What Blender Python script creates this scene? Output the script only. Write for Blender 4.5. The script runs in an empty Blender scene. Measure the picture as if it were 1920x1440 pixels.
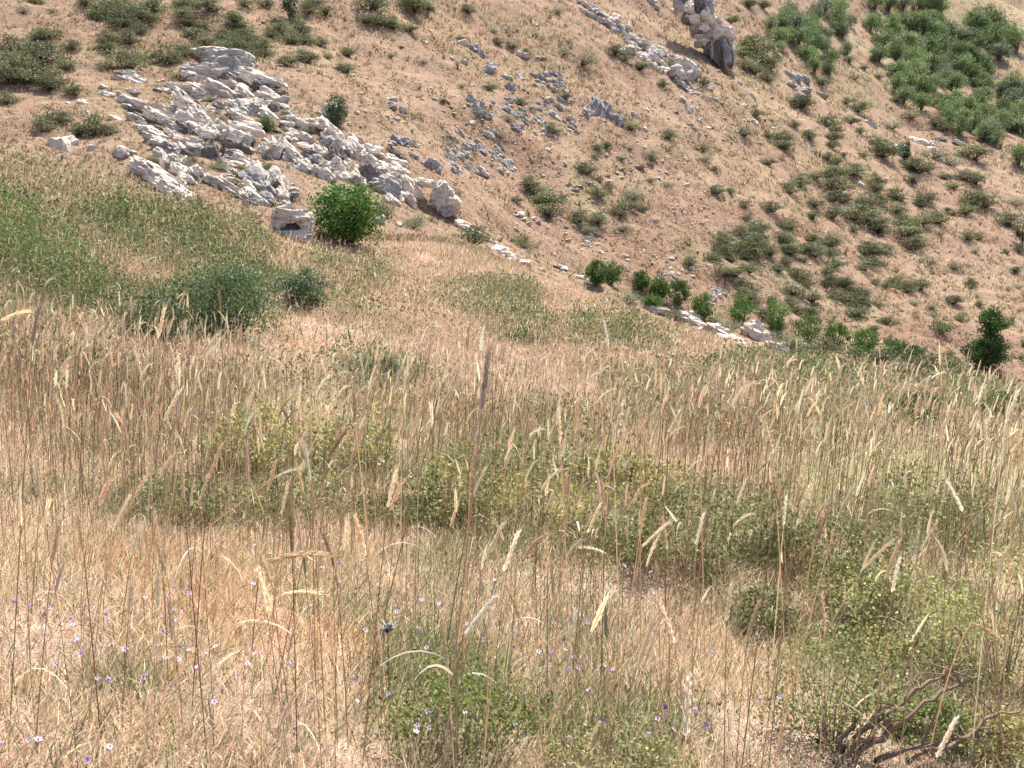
import bpy, math, random
import numpy as np
from mathutils import Vector, Matrix

random.seed(7)
RNG = np.random.default_rng(11)
S = bpy.context.scene
COL = S.collection
R = math.radians

# ------------------------------------------------------------------ camera model (used to survey where things stand)
F = 1844.0
PITCH = R(-10)
CP, SP = math.cos(PITCH), math.sin(PITCH)

def ray(px, py):
    u = (np.asarray(px, float) - 960) / F
    v = (720 - np.asarray(py, float)) / F
    return np.stack([u + 0 * v, CP - v * SP + 0 * u, SP + v * CP + 0 * u], -1)

def at_y(px, py, y):
    d = ray(px, py)
    return d * (np.asarray(y, float) / d[..., 1])[..., None]

# ------------------------------------------------------------------ numpy noise
def _h(ix, iy, iz, seed):
    n = (ix.astype(np.int64) * 374761393 + iy.astype(np.int64) * 668265263 + iz.astype(np.int64) * 2147483647 + seed * 1274126177) & 0xffffffff
    n = ((n ^ (n >> 13)) * 1274126177) & 0xffffffff
    n = ((n ^ (n >> 15)) * 2246822519) & 0xffffffff
    return ((n ^ (n >> 16)) & 0xffffff) / 16777215.0

def vnoise(x, y, z=None, seed=0):
    x = np.asarray(x, float); y = np.asarray(y, float)
    z = np.zeros_like(x) if z is None else np.asarray(z, float)
    ix, iy, iz = np.floor(x), np.floor(y), np.floor(z)
    fx, fy, fz = x - ix, y - iy, z - iz
    fx, fy, fz = [f * f * f * (f * (f * 6 - 15) + 10) for f in (fx, fy, fz)]
    o = 0
    for a in (0, 1):
        for b in (0, 1):
            for c in (0, 1):
                w = (fx if a else 1 - fx) * (fy if b else 1 - fy) * (fz if c else 1 - fz)
                o = o + w * _h(ix + a, iy + b, iz + c, seed)
    return o * 2 - 1

def fbm(x, y, z=None, seed=0, octaves=4, gain=0.5):
    o, a, f = 0, 1.0, 1.0
    for k in range(octaves):
        o = o + a * vnoise(np.asarray(x) * f, np.asarray(y) * f, None if z is None else np.asarray(z) * f, seed + k * 17)
        a *= gain; f *= 2.03
    return o

def smooth(e0, e1, x):
    t = np.clip((x - e0) / (e1 - e0), 0, 1)
    return t * t * (3 - 2 * t)

# ------------------------------------------------------------------ terrain: a height field through surveyed points
CREST = [(0, 296, 17), (120, 300, 17), (250, 340, 17.5), (350, 372, 18), (480, 440, 19.5), (590, 464, 22), (720, 472, 24),
         (850, 462, 27), (1000, 505, 28), (1100, 548, 26), (1200, 588, 24), (1320, 625, 21), (1450, 668, 18.5),
         (1600, 672, 17), (1750, 688, 16), (1920, 708, 15)]
PTS = [(0, 1440, 2.0), (480, 1440, 2.2), (960, 1440, 2.4), (1440, 1440, 2.55), (1920, 1440, 2.7),
       (0, 1000, 3.8), (480, 1000, 4.2), (960, 1000, 4.6), (1440, 1000, 4.9), (1920, 1000, 5.1),
       (0, 780, 6.0), (400, 780, 6.6), (960, 780, 7.8), (1440, 800, 8.0), (1920, 820, 7.8),
       (100, 560, 9.5), (400, 590, 10.5), (700, 620, 12.0), (960, 640, 12.8), (1300, 700, 12.5), (1600, 740, 11.5), (1900, 770, 10.5),
       (150, 420, 13), (420, 480, 15), (700, 530, 17.5), (960, 560, 19.5), (1200, 640, 17),
       # far hillside
       (60, 250, 38), (100, 20, 60), (300, 330, 33), (240, 240, 40), (430, 300, 38), (430, 110, 52), (330, 20, 62), (600, 220, 46), (500, 20, 68), (560, 330, 37), (780, 400, 34),
       (700, 20, 72), (700, 200, 55), (850, 330, 46), (1000, 420, 50), (1000, 200, 68), (1000, 20, 84), (1150, 500, 47), (1300, 400, 62), (1300, 200, 85), (1300, 20, 108),
       (1200, 562, 46), (1350, 590, 46), (1500, 620, 48), (1500, 500, 62), (1600, 400, 78), (1600, 200, 115), (1600, 20, 160), (1700, 640, 52), (1850, 662, 54), (1880, 560, 66), (1880, 400, 90), (1880, 200, 150), (1880, 20, 230)]
DROP = [30, 30, 28, 26, 20, 8, 10, 12, 13, 13, 11, 8, 16, 36, 42, 44]
CREST = [(a, b + e, c) for (a, b, c), e in zip(CREST, DROP)]
P = [at_y(a, b, c) for a, b, c in CREST + PTS]
XYZ = [(0, 0, -1.50), (-1.5, -3, -1.1), (1.5, -3, -1.7), (-8, -8, .6), (8, -8, -2.6), (0, -12, -1.2),
       (-14, 6, 1.3), (10, 5, -2.5), (-20, 16, 3.0), (14, 14, -3.6), (-24, 30, 4.0), (-12, 23, .75), (-8.5, 26, .6), (-5.5, 27, .1),
       (-30, 0, 6), (30, 0, -7), (0, -40, -1), (60, 20, -16), (-60, 20, 14),
       (3.4, 34, -3.4), (6.0, 31, -4.3), (8.5, 28, -5.2), (11, 26, -5.6), (14, 26, -6.0), (20, 30, -7.6), (30, 42, -8.6), (60, 60, -14),
       (-36, 45, 7.5), (-60, 60, 18), (-45, 80, 26), (-20, 95, 28), (-20, 130, 40), (20, 150, 45), (60, 200, 60), (120, 260, 72), (90, 120, 4), (150, 180, 18),
       (-120, 150, 62), (-60, 260, 80), (60, 330, 95), (200, 330, 80), (200, 120, 0), (240, 240, 40), (0, 450, 105), (-200, 450, 100), (240, 450, 100), (-200, 60, 50), (-200, -60, 30), (240, -60, -35), (0, -60, -2)]
C3 = np.array([list(p) for p in P] + [list(map(float, p)) for p in XYZ])
CX, CY, CZ = C3.T
N = len(C3)
def kern(dx, dy):
    return np.sqrt(dx * dx + dy * dy + 2.2 ** 2)
A = np.zeros((N + 3, N + 3))
A[:N, :N] = kern(CX[:, None] - CX, CY[:, None] - CY) - 0.15 * np.eye(N)
A[:N, N] = 1; A[:N, N + 1] = CX; A[:N, N + 2] = CY
A[N:, :N] = A[:N, N:].T
WT = np.linalg.solve(A, np.concatenate([CZ, [0, 0, 0]]))

def edge_y(x, y):
    """distance of the meadow's far edge along a bearing"""
    t = np.asarray(x) / np.maximum(np.asarray(y), .3)
    ct = [(p[0] / p[1]) for p in P[:len(CREST)]]
    return np.interp(t, ct, [c[2] for c in CREST])

def H_exact(x, y):
    x = np.asarray(x, float); y = np.asarray(y, float)
    z = WT[N] + WT[N + 1] * x + WT[N + 2] * y
    for i in range(N):
        z = z + WT[i] * kern(x - CX[i], y - CY[i])
    far = smooth(2, 14, y - edge_y(x, y))
    z = z + far * (0.55 * fbm(x / 9, y / 9, seed=3, octaves=4) + 0.22 * fbm((x * .8 + y * .3) / 2.2, (y - x * .2) / 1.3, seed=9, octaves=3))
    z = z + (1 - far) * (0.05 * fbm(x / 1.4, y / 1.4, seed=5, octaves=4))
    return z

def axis(lo, hi, s0, k):
    pos = [0.0]
    while pos[-1] < hi: pos.append(pos[-1] + max(s0, k * abs(pos[-1])))
    neg = [0.0]
    while neg[-1] > lo: neg.append(neg[-1] - max(s0, k * abs(neg[-1])))
    return np.array(sorted(set(pos + neg)))
GX = axis(-170, 230, .13, .011)
GY = axis(-40, 440, .13, .0085)
MX, MY = np.meshgrid(GX, GY)
GZ = H_exact(MX, MY)

def H(x, y):
    x = np.asarray(x, float); y = np.asarray(y, float)
    i = np.clip(np.searchsorted(GX, x) - 1, 0, len(GX) - 2); j = np.clip(np.searchsorted(GY, y) - 1, 0, len(GY) - 2)
    a = np.clip((x - GX[i]) / (GX[i + 1] - GX[i]), 0, 1); b = np.clip((y - GY[j]) / (GY[j + 1] - GY[j]), 0, 1)
    return (GZ[j, i] * (1 - a) + GZ[j, i + 1] * a) * (1 - b) + (GZ[j + 1, i] * (1 - a) + GZ[j + 1, i + 1] * a) * b

TS = np.geomspace(1.0, 420, 1600)
def hit(px, py, ymin=0.0, lift=0.0):
    d = ray(px, py); d = d / d[1]
    p = TS[:, None] * d
    g = p[:, 2] - H(p[:, 0], p[:, 1]) - lift
    ok = (g <= 0) & (TS > ymin)
    if not ok.any():
        t = TS[-1]
    else:
        k = int(np.argmax(ok))
        t = TS[k]
        if k and g[k - 1] > 0: t = TS[k - 1] + (TS[k] - TS[k - 1]) * g[k - 1] / (g[k - 1] - g[k])
    x, y = d[0] * t, t
    return np.array([x, y, float(H(x, y))])

def beyond(px):
    """first distance past the meadow edge on this bearing"""
    t = (px - 960) / F
    return float(edge_y(t, 1.0)) + 4

def patch_list(spec, far=False):
    out = []
    for px, py, rx, ry, w in spec:
        c = hit(px, py, beyond(px) if far else 0)
        e1 = c[1] * rx / F
        q = hit(px, py - ry * .8, c[1]) ; r = hit(px, py + ry * .8, beyond(px) if far else 0)
        e2 = max(min(abs(q[1] - r[1]) / 2, e1 * 5), e1 * .5)
        out.append((c[0], c[1], e1, e2, w))
    return out
def patch_value(patches, x, y, seed=0):
    o = np.zeros_like(np.asarray(x, float))
    if not patches: return o
    for cx, cy, e1, e2, w in patches:
        dx = x - cx - (y - cy) * (cx / cy); dy = y - cy
        dd = np.sqrt((dx / e1) ** 2 + (dy / e2) ** 2)
        o = np.maximum(o, w * (1 - smooth(.55, 1.25, dd)))
    return o

# where the meadow is green, where it is bare, where tall brown stems crowd
GREEN = patch_list([(30, 470, 120, 90, 1.0), (110, 360, 160, 50, .45), (120, 550, 170, 70, .9), (300, 370, 70, 40, .8), (360, 480, 200, 80, .8), (260, 590, 190, 60, .85), (440, 460, 90, 45, .9), (440, 600, 110, 60, .7),
                    (700, 610, 90, 40, .3), (720, 700, 110, 35, .7), (900, 570, 90, 50, .4), (980, 630, 70, 25, .7), (1150, 640, 110, 35, .65), (1500, 715, 180, 50, .6),
                    (1330, 800, 200, 60, .5), (1000, 800, 170, 50, .5), (600, 870, 330, 70, .6), (930, 900, 330, 90, .75), (250, 950, 330, 60, .45), (1330, 980, 230, 110, .8),
                    (1740, 1000, 250, 90, .55), (820, 1290, 170, 170, .9), (1150, 1360, 250, 90, .7), (660, 1150, 160, 70, .4), (260, 1290, 140, 35, .4), (1720, 1200, 260, 190, .75), (480, 720, 60, 40, .3)])
FRESH = patch_list([(30, 460, 80, 70, 1), (140, 530, 90, 40, .7), (820, 1300, 150, 130, .6), (430, 640, 60, 30, .6)])
MOUND = patch_list([(60, 470, 170, 110, 1.0), (330, 480, 230, 90, 1.0), (250, 590, 240, 60, 1.0), (430, 590, 90, 60, 1.0), (120, 370, 160, 50, .5), (300, 370, 70, 40, .8)])
BARE = patch_list([(60, 1200, 150, 70, .9), (560, 640, 140, 50, .8), (720, 640, 110, 30, .7), (1080, 1090, 240, 45, .75), (430, 1330, 160, 45, .7), (1600, 1400, 350, 80, .8), (1880, 780, 120, 40, .4), (700, 960, 100, 30, .5), (1700, 800, 120, 25, .5), (480, 550, 45, 35, .7)])
BROWN = patch_list([(200, 800, 330, 170, 1.0), (1200, 650, 350, 70, .6), (800, 540, 250, 60, .6), (1250, 1150, 260, 120, .8), (1750, 700, 300, 50, .7)])
PALE = patch_list([(1720, 920, 320, 110, 1.0), (520, 760, 140, 30, .6), (1000, 1030, 150, 40, .5)])
ORANGE = patch_list([(530, 1190, 260, 70, 1.0), (330, 1080, 220, 70, .7), (820, 770, 180, 40, .7), (1500, 800, 200, 40, .6), (1250, 700, 200, 30, .5), (560, 640, 90, 40, .6)])
S_STRAW = patch_list([(1380, 150, 120, 110, .9), (880, 90, 180, 70, .8), (1180, 60, 60, 40, .8), (1560, 300, 160, 60, .8), (1450, 340, 120, 60, .8), (150, 60, 140, 40, .5), (620, 120, 80, 60, .6), (230, 170, 90, 50, .7), (1880, 60, 120, 80, .5), (1000, 500, 160, 30, .6), (700, 440, 160, 25, .6)], True)
S_RED = patch_list([(1150, 440, 240, 90, .8), (1800, 620, 180, 70, .8), (120, 210, 130, 40, .6), (800, 360, 90, 60, .5), (980, 290, 130, 50, .6), (1450, 430, 140, 60, .5), (1570, 480, 150, 60, .5), (300, 20, 60, 50, .4)], True)
S_GREEN = patch_list([(1820, 40, 160, 90, .6), (1150, 370, 130, 70, .6), (1620, 160, 120, 110, .4), (1380, 120, 60, 60, .4), (1040, 90, 120, 60, .3), (1480, 560, 260, 40, .5)], True)

SHRUBBY = patch_list([(475, 840, 85, 60, 1), (650, 840, 100, 60, 1), (560, 930, 130, 40, .8), (850, 930, 95, 60, 1), (1010, 940, 125, 75, 1), (1010, 870, 130, 40, .9), (1170, 890, 100, 40, .8), (1290, 1000, 115, 85, 1), (1440, 990, 100, 75, .8), (1560, 1300, 110, 110, 1), (1690, 1150, 130, 80, 1), (1880, 1170, 115, 120, 1), (1740, 1350, 90, 60, 1), (860, 1340, 140, 90, .8),
                       (440, 600, 80, 70, 1), (566, 570, 66, 50, 1), (300, 620, 80, 40, .8), (1712, 765, 52, 34, 1), (980, 630, 45, 20, 1), (712, 690, 50, 25, 1), (1880, 765, 50, 30, 1)])
CLEAR = patch_list([(880, 440, 40, 16, 1), (945, 475, 40, 16, 1), (1090, 520, 40, 12, .9), (1225, 590, 55, 18, 1), (1310, 610, 60, 18, 1), (1370, 640, 60, 22, 1), (1425, 640, 50, 26, 1), (1465, 660, 30, 14, 1), (540, 450, 60, 14, 1), (652, 465, 70, 10, .8), (300, 365, 60, 12, .8)])

# ------------------------------------------------------------------ object helpers
def tag(o, label=None, cat=None, group=None, kind=None):
    if label: o['label'] = label
    if cat: o['category'] = cat
    if group: o['group'] = group
    if kind: o['kind'] = kind
    return o

def link(name, me, parent=None):
    o = bpy.data.objects.new(name, me); COL.objects.link(o)
    if parent: o.parent = parent
    return o

def empty(name, loc, rz=0, scale=1):
    o = bpy.data.objects.new(name, None); COL.objects.link(o)
    o.location = loc; o.rotation_euler.z = rz; o.scale = (scale,) * 3
    o.empty_display_size = .1
    return o

def mesh_np(name, V, T, mat, col=None, smooth_shade=False, mats=None, midx=None):
    V = np.ascontiguousarray(V, np.float32); T = np.ascontiguousarray(T, np.int32)
    k = T.shape[1]
    me = bpy.data.meshes.new(name)
    me.vertices.add(len(V)); me.vertices.foreach_set('co', V.ravel())
    me.loops.add(T.size); me.loops.foreach_set('vertex_index', T.ravel())
    me.polygons.add(len(T)); me.polygons.foreach_set('loop_start', np.arange(0, T.size, k, dtype=np.int32))
    if smooth_shade: me.polygons.foreach_set('use_smooth', np.ones(len(T), bool))
    for m in (mats or [mat]): me.materials.append(m)
    if midx is not None: me.polygons.foreach_set('material_index', np.ascontiguousarray(midx, np.int32))
    if col is not None:
        a = me.color_attributes.new('tint', 'FLOAT_COLOR', 'POINT')
        c = np.ones((len(V), 4), np.float32); c[:, :3] = col
        a.data.foreach_set('color', c.ravel())
    me.update(calc_edges=True)
    return me

def unit(v): return v / (np.linalg.norm(v, axis=-1, keepdims=True) + 1e-9)

class Geo:
    """collects triangles with a colour per vertex"""
    def __init__(s): s.v = []; s.t = []; s.c = []; s.n = 0
    def add(s, V, T, Cc):
        V = V.reshape(-1, 3)
        s.v.append(V); s.t.append(T + s.n); s.n += len(V)
        Cc = np.asarray(Cc, float)
        s.c.append(np.broadcast_to(Cc, V.shape) if Cc.ndim == 1 else Cc.reshape(-1, 3))
    def ribbons(s, Pc, W, side, col):
        """Pc (n,k,3) centre lines, W (n,k) half widths, side (n,3); last point is the tip"""
        n, k, _ = Pc.shape
        L = Pc[:, :-1] - side[:, None] * W[:, :-1, None]; Rr = Pc[:, :-1] + side[:, None] * W[:, :-1, None]
        V = np.concatenate([np.stack([L, Rr], 2).reshape(n, -1, 3), Pc[:, -1:]], 1)
        m = 2 * (k - 1) + 1
        pat = []
        for i in range(k - 2):
            a = 2 * i; pat += [(a, a + 1, a + 3), (a, a + 3, a + 2)]
        pat.append((m - 3, m - 2, m - 1))
        T = (np.arange(n)[:, None, None] * m + np.array(pat)[None]).reshape(-1, 3)
        s.add(V, T, np.repeat(col[:, None], m, 1))
    def tubes(s, Pc, W, col, sides=3, phase=None):
        n, k, _ = Pc.shape
        d = Pc[:, -1] - Pc[:, 0]; d /= np.linalg.norm(d, axis=1, keepdims=True) + 1e-9
        a = np.cross(d, np.array([0.31, 0.95, 0.05])); a /= np.linalg.norm(a, axis=1, keepdims=True) + 1e-9
        b = np.cross(d, a)
        th = np.arange(sides) * 2 * math.pi / sides
        ring = a[:, None] * np.cos(th)[None, :, None] + b[:, None] * np.sin(th)[None, :, None]
        V = Pc[:, :, None] + ring[:, None] * W[:, :, None, None]
        pat = []
        for i in range(k - 1):
            for j in range(sides):
                p, q = i * sides + j, i * sides + (j + 1) % sides
                pat += [(p, q, q + sides), (p, q + sides, p + sides)]
        T = (np.arange(n)[:, None, None] * (k * sides) + np.array(pat)[None]).reshape(-1, 3)
        s.add(V, T, np.repeat(col[:, None], k * sides, 1))
    def cross(s, Pc, W, col):
        """two thin crossed blades along each centre line"""
        d = unit(Pc[:, -1] - Pc[:, 0]); a = unit(np.cross(d, np.array([0.2, 1.0, 0.1]))); b = np.cross(d, a)
        s.ribbons(Pc, W, a, col); s.ribbons(Pc, W * .8, unit(b + a * .5), col)
    def build(s, name, mat, parent=None, smooth_shade=False):
        me = mesh_np(name, np.concatenate(s.v), np.concatenate(s.t), mat, np.concatenate(s.c), smooth_shade)
        return link(name, me, parent)
    def mesh(s, name, mat, smooth_shade=False):
        return mesh_np(name, np.concatenate(s.v), np.concatenate(s.t), mat, np.concatenate(s.c), smooth_shade)

def jitter(base, n, sp=.18, hue=.02, rng=RNG):
    b = np.asarray(base, float)
    w = rng.normal(0, hue, (n, 1)) * np.array([1.0, 0, -1.4])
    c = b[None] * np.exp(rng.normal(0, sp, (n, 1))) * np.exp(w)
    return np.clip(c, .004, .85)
def rand_unit(n, rng=RNG): return unit(rng.normal(size=(n, 3)))

def leaves(g, pos, size, col, rng=RNG, up=.35, aspect=.5):
    """pointed leaf quads at pos (n,3)"""
    n = len(pos)
    d = unit(rand_unit(n, rng) + np.array([0, 0, up]))
    sd = unit(np.cross(d, rand_unit(n, rng)))
    s = np.asarray(size).reshape(-1, 1) * np.ones((n, 1))
    V = np.stack([pos, pos + d * s * .5 + sd * s * aspect * .5, pos + d * s, pos + d * s * .5 - sd * s * aspect * .5], 1)
    T = (np.arange(n)[:, None, None] * 4 + np.array([[0, 1, 2], [0, 2, 3]])[None]).reshape(-1, 3)
    g.add(V, T, np.repeat(col[:, None], 4, 1))

# ------------------------------------------------------------------ materials
def new_mat(name):
    m = bpy.data.materials.new(name); m.use_nodes = True
    nt = m.node_tree; nt.nodes.clear()
    out = nt.nodes.new('ShaderNodeOutputMaterial')
    return m, nt, out
def nd(nt, t, **kw):
    n = nt.nodes.new(t)
    for k, v in kw.items():
        if k in n.inputs: n.inputs[k].default_value = v
        else: setattr(n, k, v)
    return n

def plant_mat(name, trans=.35, rough=.6, gain=1.0):
    m, nt, out = new_mat(name)
    at = nd(nt, 'ShaderNodeAttribute', attribute_name='tint')
    oi = nd(nt, 'ShaderNodeObjectInfo')
    hs = nd(nt, 'ShaderNodeHueSaturation')
    mr = nd(nt, 'ShaderNodeMapRange'); mr.inputs['To Min'].default_value = .8 * gain; mr.inputs['To Max'].default_value = 1.2 * gain
    nt.links.new(oi.outputs['Random'], mr.inputs['Value'])
    nt.links.new(at.outputs['Color'], hs.inputs['Color']); nt.links.new(mr.outputs['Result'], hs.inputs['Value'])
    di = nd(nt, 'ShaderNodeBsdfPrincipled', Roughness=rough); di.inputs['Specular IOR Level'].default_value = .25
    tr = nd(nt, 'ShaderNodeBsdfTranslucent')
    mx = nd(nt, 'ShaderNodeMixShader'); mx.inputs[0].default_value = trans
    nt.links.new(hs.outputs['Color'], di.inputs['Base Color']); nt.links.new(hs.outputs['Color'], tr.inputs['Color'])
    nt.links.new(di.outputs[0], mx.inputs[1]); nt.links.new(tr.outputs[0], mx.inputs[2]); nt.links.new(mx.outputs[0], out.inputs[0])
    return m

M_GRASS = plant_mat('dry_grass_blade', .5, .5)
M_LEAF = plant_mat('leaf', .38, .5)
M_SCRUB = plant_mat('scrub_leaf', .25, .65)
M_WOOD = plant_mat('wood', 0, .85)
M_PETAL = plant_mat('petal', .4, .6)

def rock_mat(name, pale, grey, greyness):
    m, nt, out = new_mat(name)
    L = nt.links.new
    geo = nd(nt, 'ShaderNodeNewGeometry')
    n1 = nd(nt, 'ShaderNodeTexNoise', Scale=.9, Detail=6, Roughness=.65); L(geo.outputs['Position'], n1.inputs['Vector'])
    n2 = nd(nt, 'ShaderNodeTexNoise', Scale=6, Detail=7, Roughness=.75); L(geo.outputs['Position'], n2.inputs['Vector'])
    vo = nd(nt, 'ShaderNodeTexVoronoi', Scale=5.5); vo.inputs['Randomness'].default_value = 1; L(geo.outputs['Position'], vo.inputs['Vector'])
    mp = nd(nt, 'ShaderNodeMapping'); mp.inputs['Rotation'].default_value = (R(20), R(-38), R(10)); mp.inputs['Scale'].default_value = (.6, .6, 7); L(geo.outputs['Position'], mp.inputs['Vector'])
    n3 = nd(nt, 'ShaderNodeTexNoise', Scale=1.2, Detail=6, Roughness=.7); L(mp.outputs[0], n3.inputs['Vector'])
    r1 = nd(nt, 'ShaderNodeValToRGB'); e = r1.color_ramp.elements
    e[0].position = .5 - .12 + greyness; e[0].color = (*grey, 1); e[1].position = .56 + greyness; e[1].color = (*pale, 1)
    mi = nd(nt, 'ShaderNodeMix', data_type='FLOAT'); mi.inputs[0].default_value = .45; L(n1.outputs['Fac'], mi.inputs[2]); L(n2.outputs['Fac'], mi.inputs[3])
    L(mi.outputs[0], r1.inputs['Fac'])
    # dark lichen specks, with pit shade painted into the bump's low spots
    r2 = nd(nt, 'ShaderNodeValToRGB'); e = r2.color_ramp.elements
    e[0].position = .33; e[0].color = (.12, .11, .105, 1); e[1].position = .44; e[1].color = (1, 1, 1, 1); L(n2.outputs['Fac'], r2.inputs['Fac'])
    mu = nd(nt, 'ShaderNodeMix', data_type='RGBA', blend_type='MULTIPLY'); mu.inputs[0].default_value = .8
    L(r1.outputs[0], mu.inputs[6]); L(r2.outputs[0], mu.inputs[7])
    r3 = nd(nt, 'ShaderNodeValToRGB'); e = r3.color_ramp.elements
    e[0].position = .33; e[0].color = (.5, .46, .43, 1); e[1].position = .48; e[1].color = (1, 1, 1, 1); L(n3.outputs['Fac'], r3.inputs['Fac'])  # crack shade painted along the bedding, in the bump's low bands
    mu2 = nd(nt, 'ShaderNodeMix', data_type='RGBA', blend_type='MULTIPLY'); mu2.inputs[0].default_value = .7
    L(mu.outputs[2], mu2.inputs[6]); L(r3.outputs[0], mu2.inputs[7])
    bs = nd(nt, 'ShaderNodeBsdfPrincipled', Roughness=.9); bs.inputs['Specular IOR Level'].default_value = .2
    L(mu2.outputs[2], bs.inputs['Base Color'])
    b1 = nd(nt, 'ShaderNodeBump', Strength=.6, Distance=.08); L(n3.outputs['Fac'], b1.inputs['Height'])
    b2 = nd(nt, 'ShaderNodeBump', Strength=.9, Distance=.07); L(n2.outputs['Fac'], b2.inputs['Height']); L(b1.outputs[0], b2.inputs['Normal'])
    L(b2.outputs[0], bs.inputs['Normal']); L(bs.outputs[0], out.inputs[0])
    return m
M_PALE = rock_mat('pale_limestone', (.63, .55, .455), (.35, .308, .262), -.01)
M_WHITE = rock_mat('white_limestone', (.69, .605, .505), (.45, .395, .335), -.06)
M_GREY = rock_mat('grey_limestone', (.41, .375, .345), (.25, .235, .22), .02)
M_SHADE_DARK = rock_mat('shade_dark_limestone', (.21, .18, .155), (.11, .095, .085), .02)  # shade painted into cavity, underside and crack blocks; also dark crag stone
M_BROWNROCK = rock_mat('brown_stone', (.46, .37, .29), (.32, .26, .215), -.03)

def ground_mat():
    m, nt, out = new_mat('hillside_soil')
    L = nt.links.new
    at = nd(nt, 'ShaderNodeAttribute', attribute_name='tint')
    geo = nd(nt, 'ShaderNodeNewGeometry')
    cols = None; prev = at.outputs['Color']
    for sc, lo, hi, det in ((.55, .82, 1.2, 5), (4.5, .74, 1.24, 7), (32, .8, 1.18, 4)):
        n = nd(nt, 'ShaderNodeTexNoise', Scale=sc, Detail=det, Roughness=.7); L(geo.outputs['Position'], n.inputs['Vector'])
        mr = nd(nt, 'ShaderNodeMapRange'); mr.inputs['From Min'].default_value = .3; mr.inputs['From Max'].default_value = .7
        mr.inputs['To Min'].default_value = lo; mr.inputs['To Max'].default_value = hi; L(n.outputs['Fac'], mr.inputs['Value'])
        mu = nd(nt, 'ShaderNodeMix', data_type='RGBA', blend_type='MULTIPLY'); mu.inputs[0].default_value = 1
        L(prev, mu.inputs[6]); L(mr.outputs[0], mu.inputs[7]); prev = mu.outputs[2]
        last = n
        if sc == 4.5: mid = n
    bs = nd(nt, 'ShaderNodeBsdfPrincipled', Roughness=.95); bs.inputs['Specular IOR Level'].default_value = .1
    L(prev, bs.inputs['Base Color'])
    b1 = nd(nt, 'ShaderNodeBump', Strength=1.0, Distance=.22); L(mid.outputs['Fac'], b1.inputs['Height'])
    b2 = nd(nt, 'ShaderNodeBump', Strength=.6, Distance=.02); L(last.outputs['Fac'], b2.inputs['Height']); L(b1.outputs[0], b2.inputs['Normal'])
    L(b2.outputs[0], bs.inputs['Normal']); L(bs.outputs[0], out.inputs[0])
    return m

# ------------------------------------------------------------------ ground
def lerp(a, b, t): return a + (np.asarray(b) - a) * np.asarray(t)[..., None]
def ground_colour(x, y):
    far = smooth(-1, 3, y - edge_y(x, y))
    n1 = .5 + .5 * fbm(x / 14, y / 14, seed=21, octaves=4); n2 = .5 + .5 * fbm(x / 2.3, y / 3.2, seed=22, octaves=4)
    soil = np.array([.270, .177, .125]); straw = np.array([.292, .205, .138])
    c = lerp(np.broadcast_to(soil, x.shape + (3,)), straw, np.clip(smooth(.35, .75, n1) * .7 + smooth(.4, .8, n2) * .5, 0, 1))
    c = lerp(c, (.312, .226, .134), patch_value(S_STRAW, x, y) * .7)
    c = lerp(c, (.25, .15, .098), patch_value(S_RED, x, y) * .75)
    n4 = .5 + .5 * fbm((x + .7 * y) / 16, (y - .5 * x) / 3.4, seed=25, octaves=4)
    c = lerp(c, (.235, .150, .108), smooth(.58, .85, n4) * .55); c = lerp(c, (.31, .23, .15), smooth(.45, .15, n4) * .45)
    c = lerp(c, (.25, .24, .115), patch_value(S_GREEN, x, y) * smooth(.25, .7, n2) * .8)
    near = lerp(np.broadcast_to(np.array([.52, .375, .275]), x.shape + (3,)), (.45, .305, .215), smooth(.3, .7, n2) * .6)
    near = lerp(near, (.24, .22, .11), patch_value(GREEN, x, y) * .6)
    near = lerp(near, (.53, .40, .31), patch_value(BARE, x, y) * .7)
    near = lerp(near, (.52, .33, .20), patch_value(ORANGE, x, y) * .6)
    return near * (1 - far)[..., None] + c * far[..., None]

ny, nx = GZ.shape
idx = np.arange(nx * ny).reshape(ny, nx)
Q = np.stack([idx[:-1, :-1], idx[:-1, 1:], idx[1:, 1:], idx[1:, :-1]], -1).reshape(-1, 4)
gme = mesh_np('ground', np.stack([MX, MY, GZ], -1).reshape(-1, 3), Q, ground_mat(), ground_colour(MX, MY).reshape(-1, 3), True)
tag(link('ground', gme), kind='structure')

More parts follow.
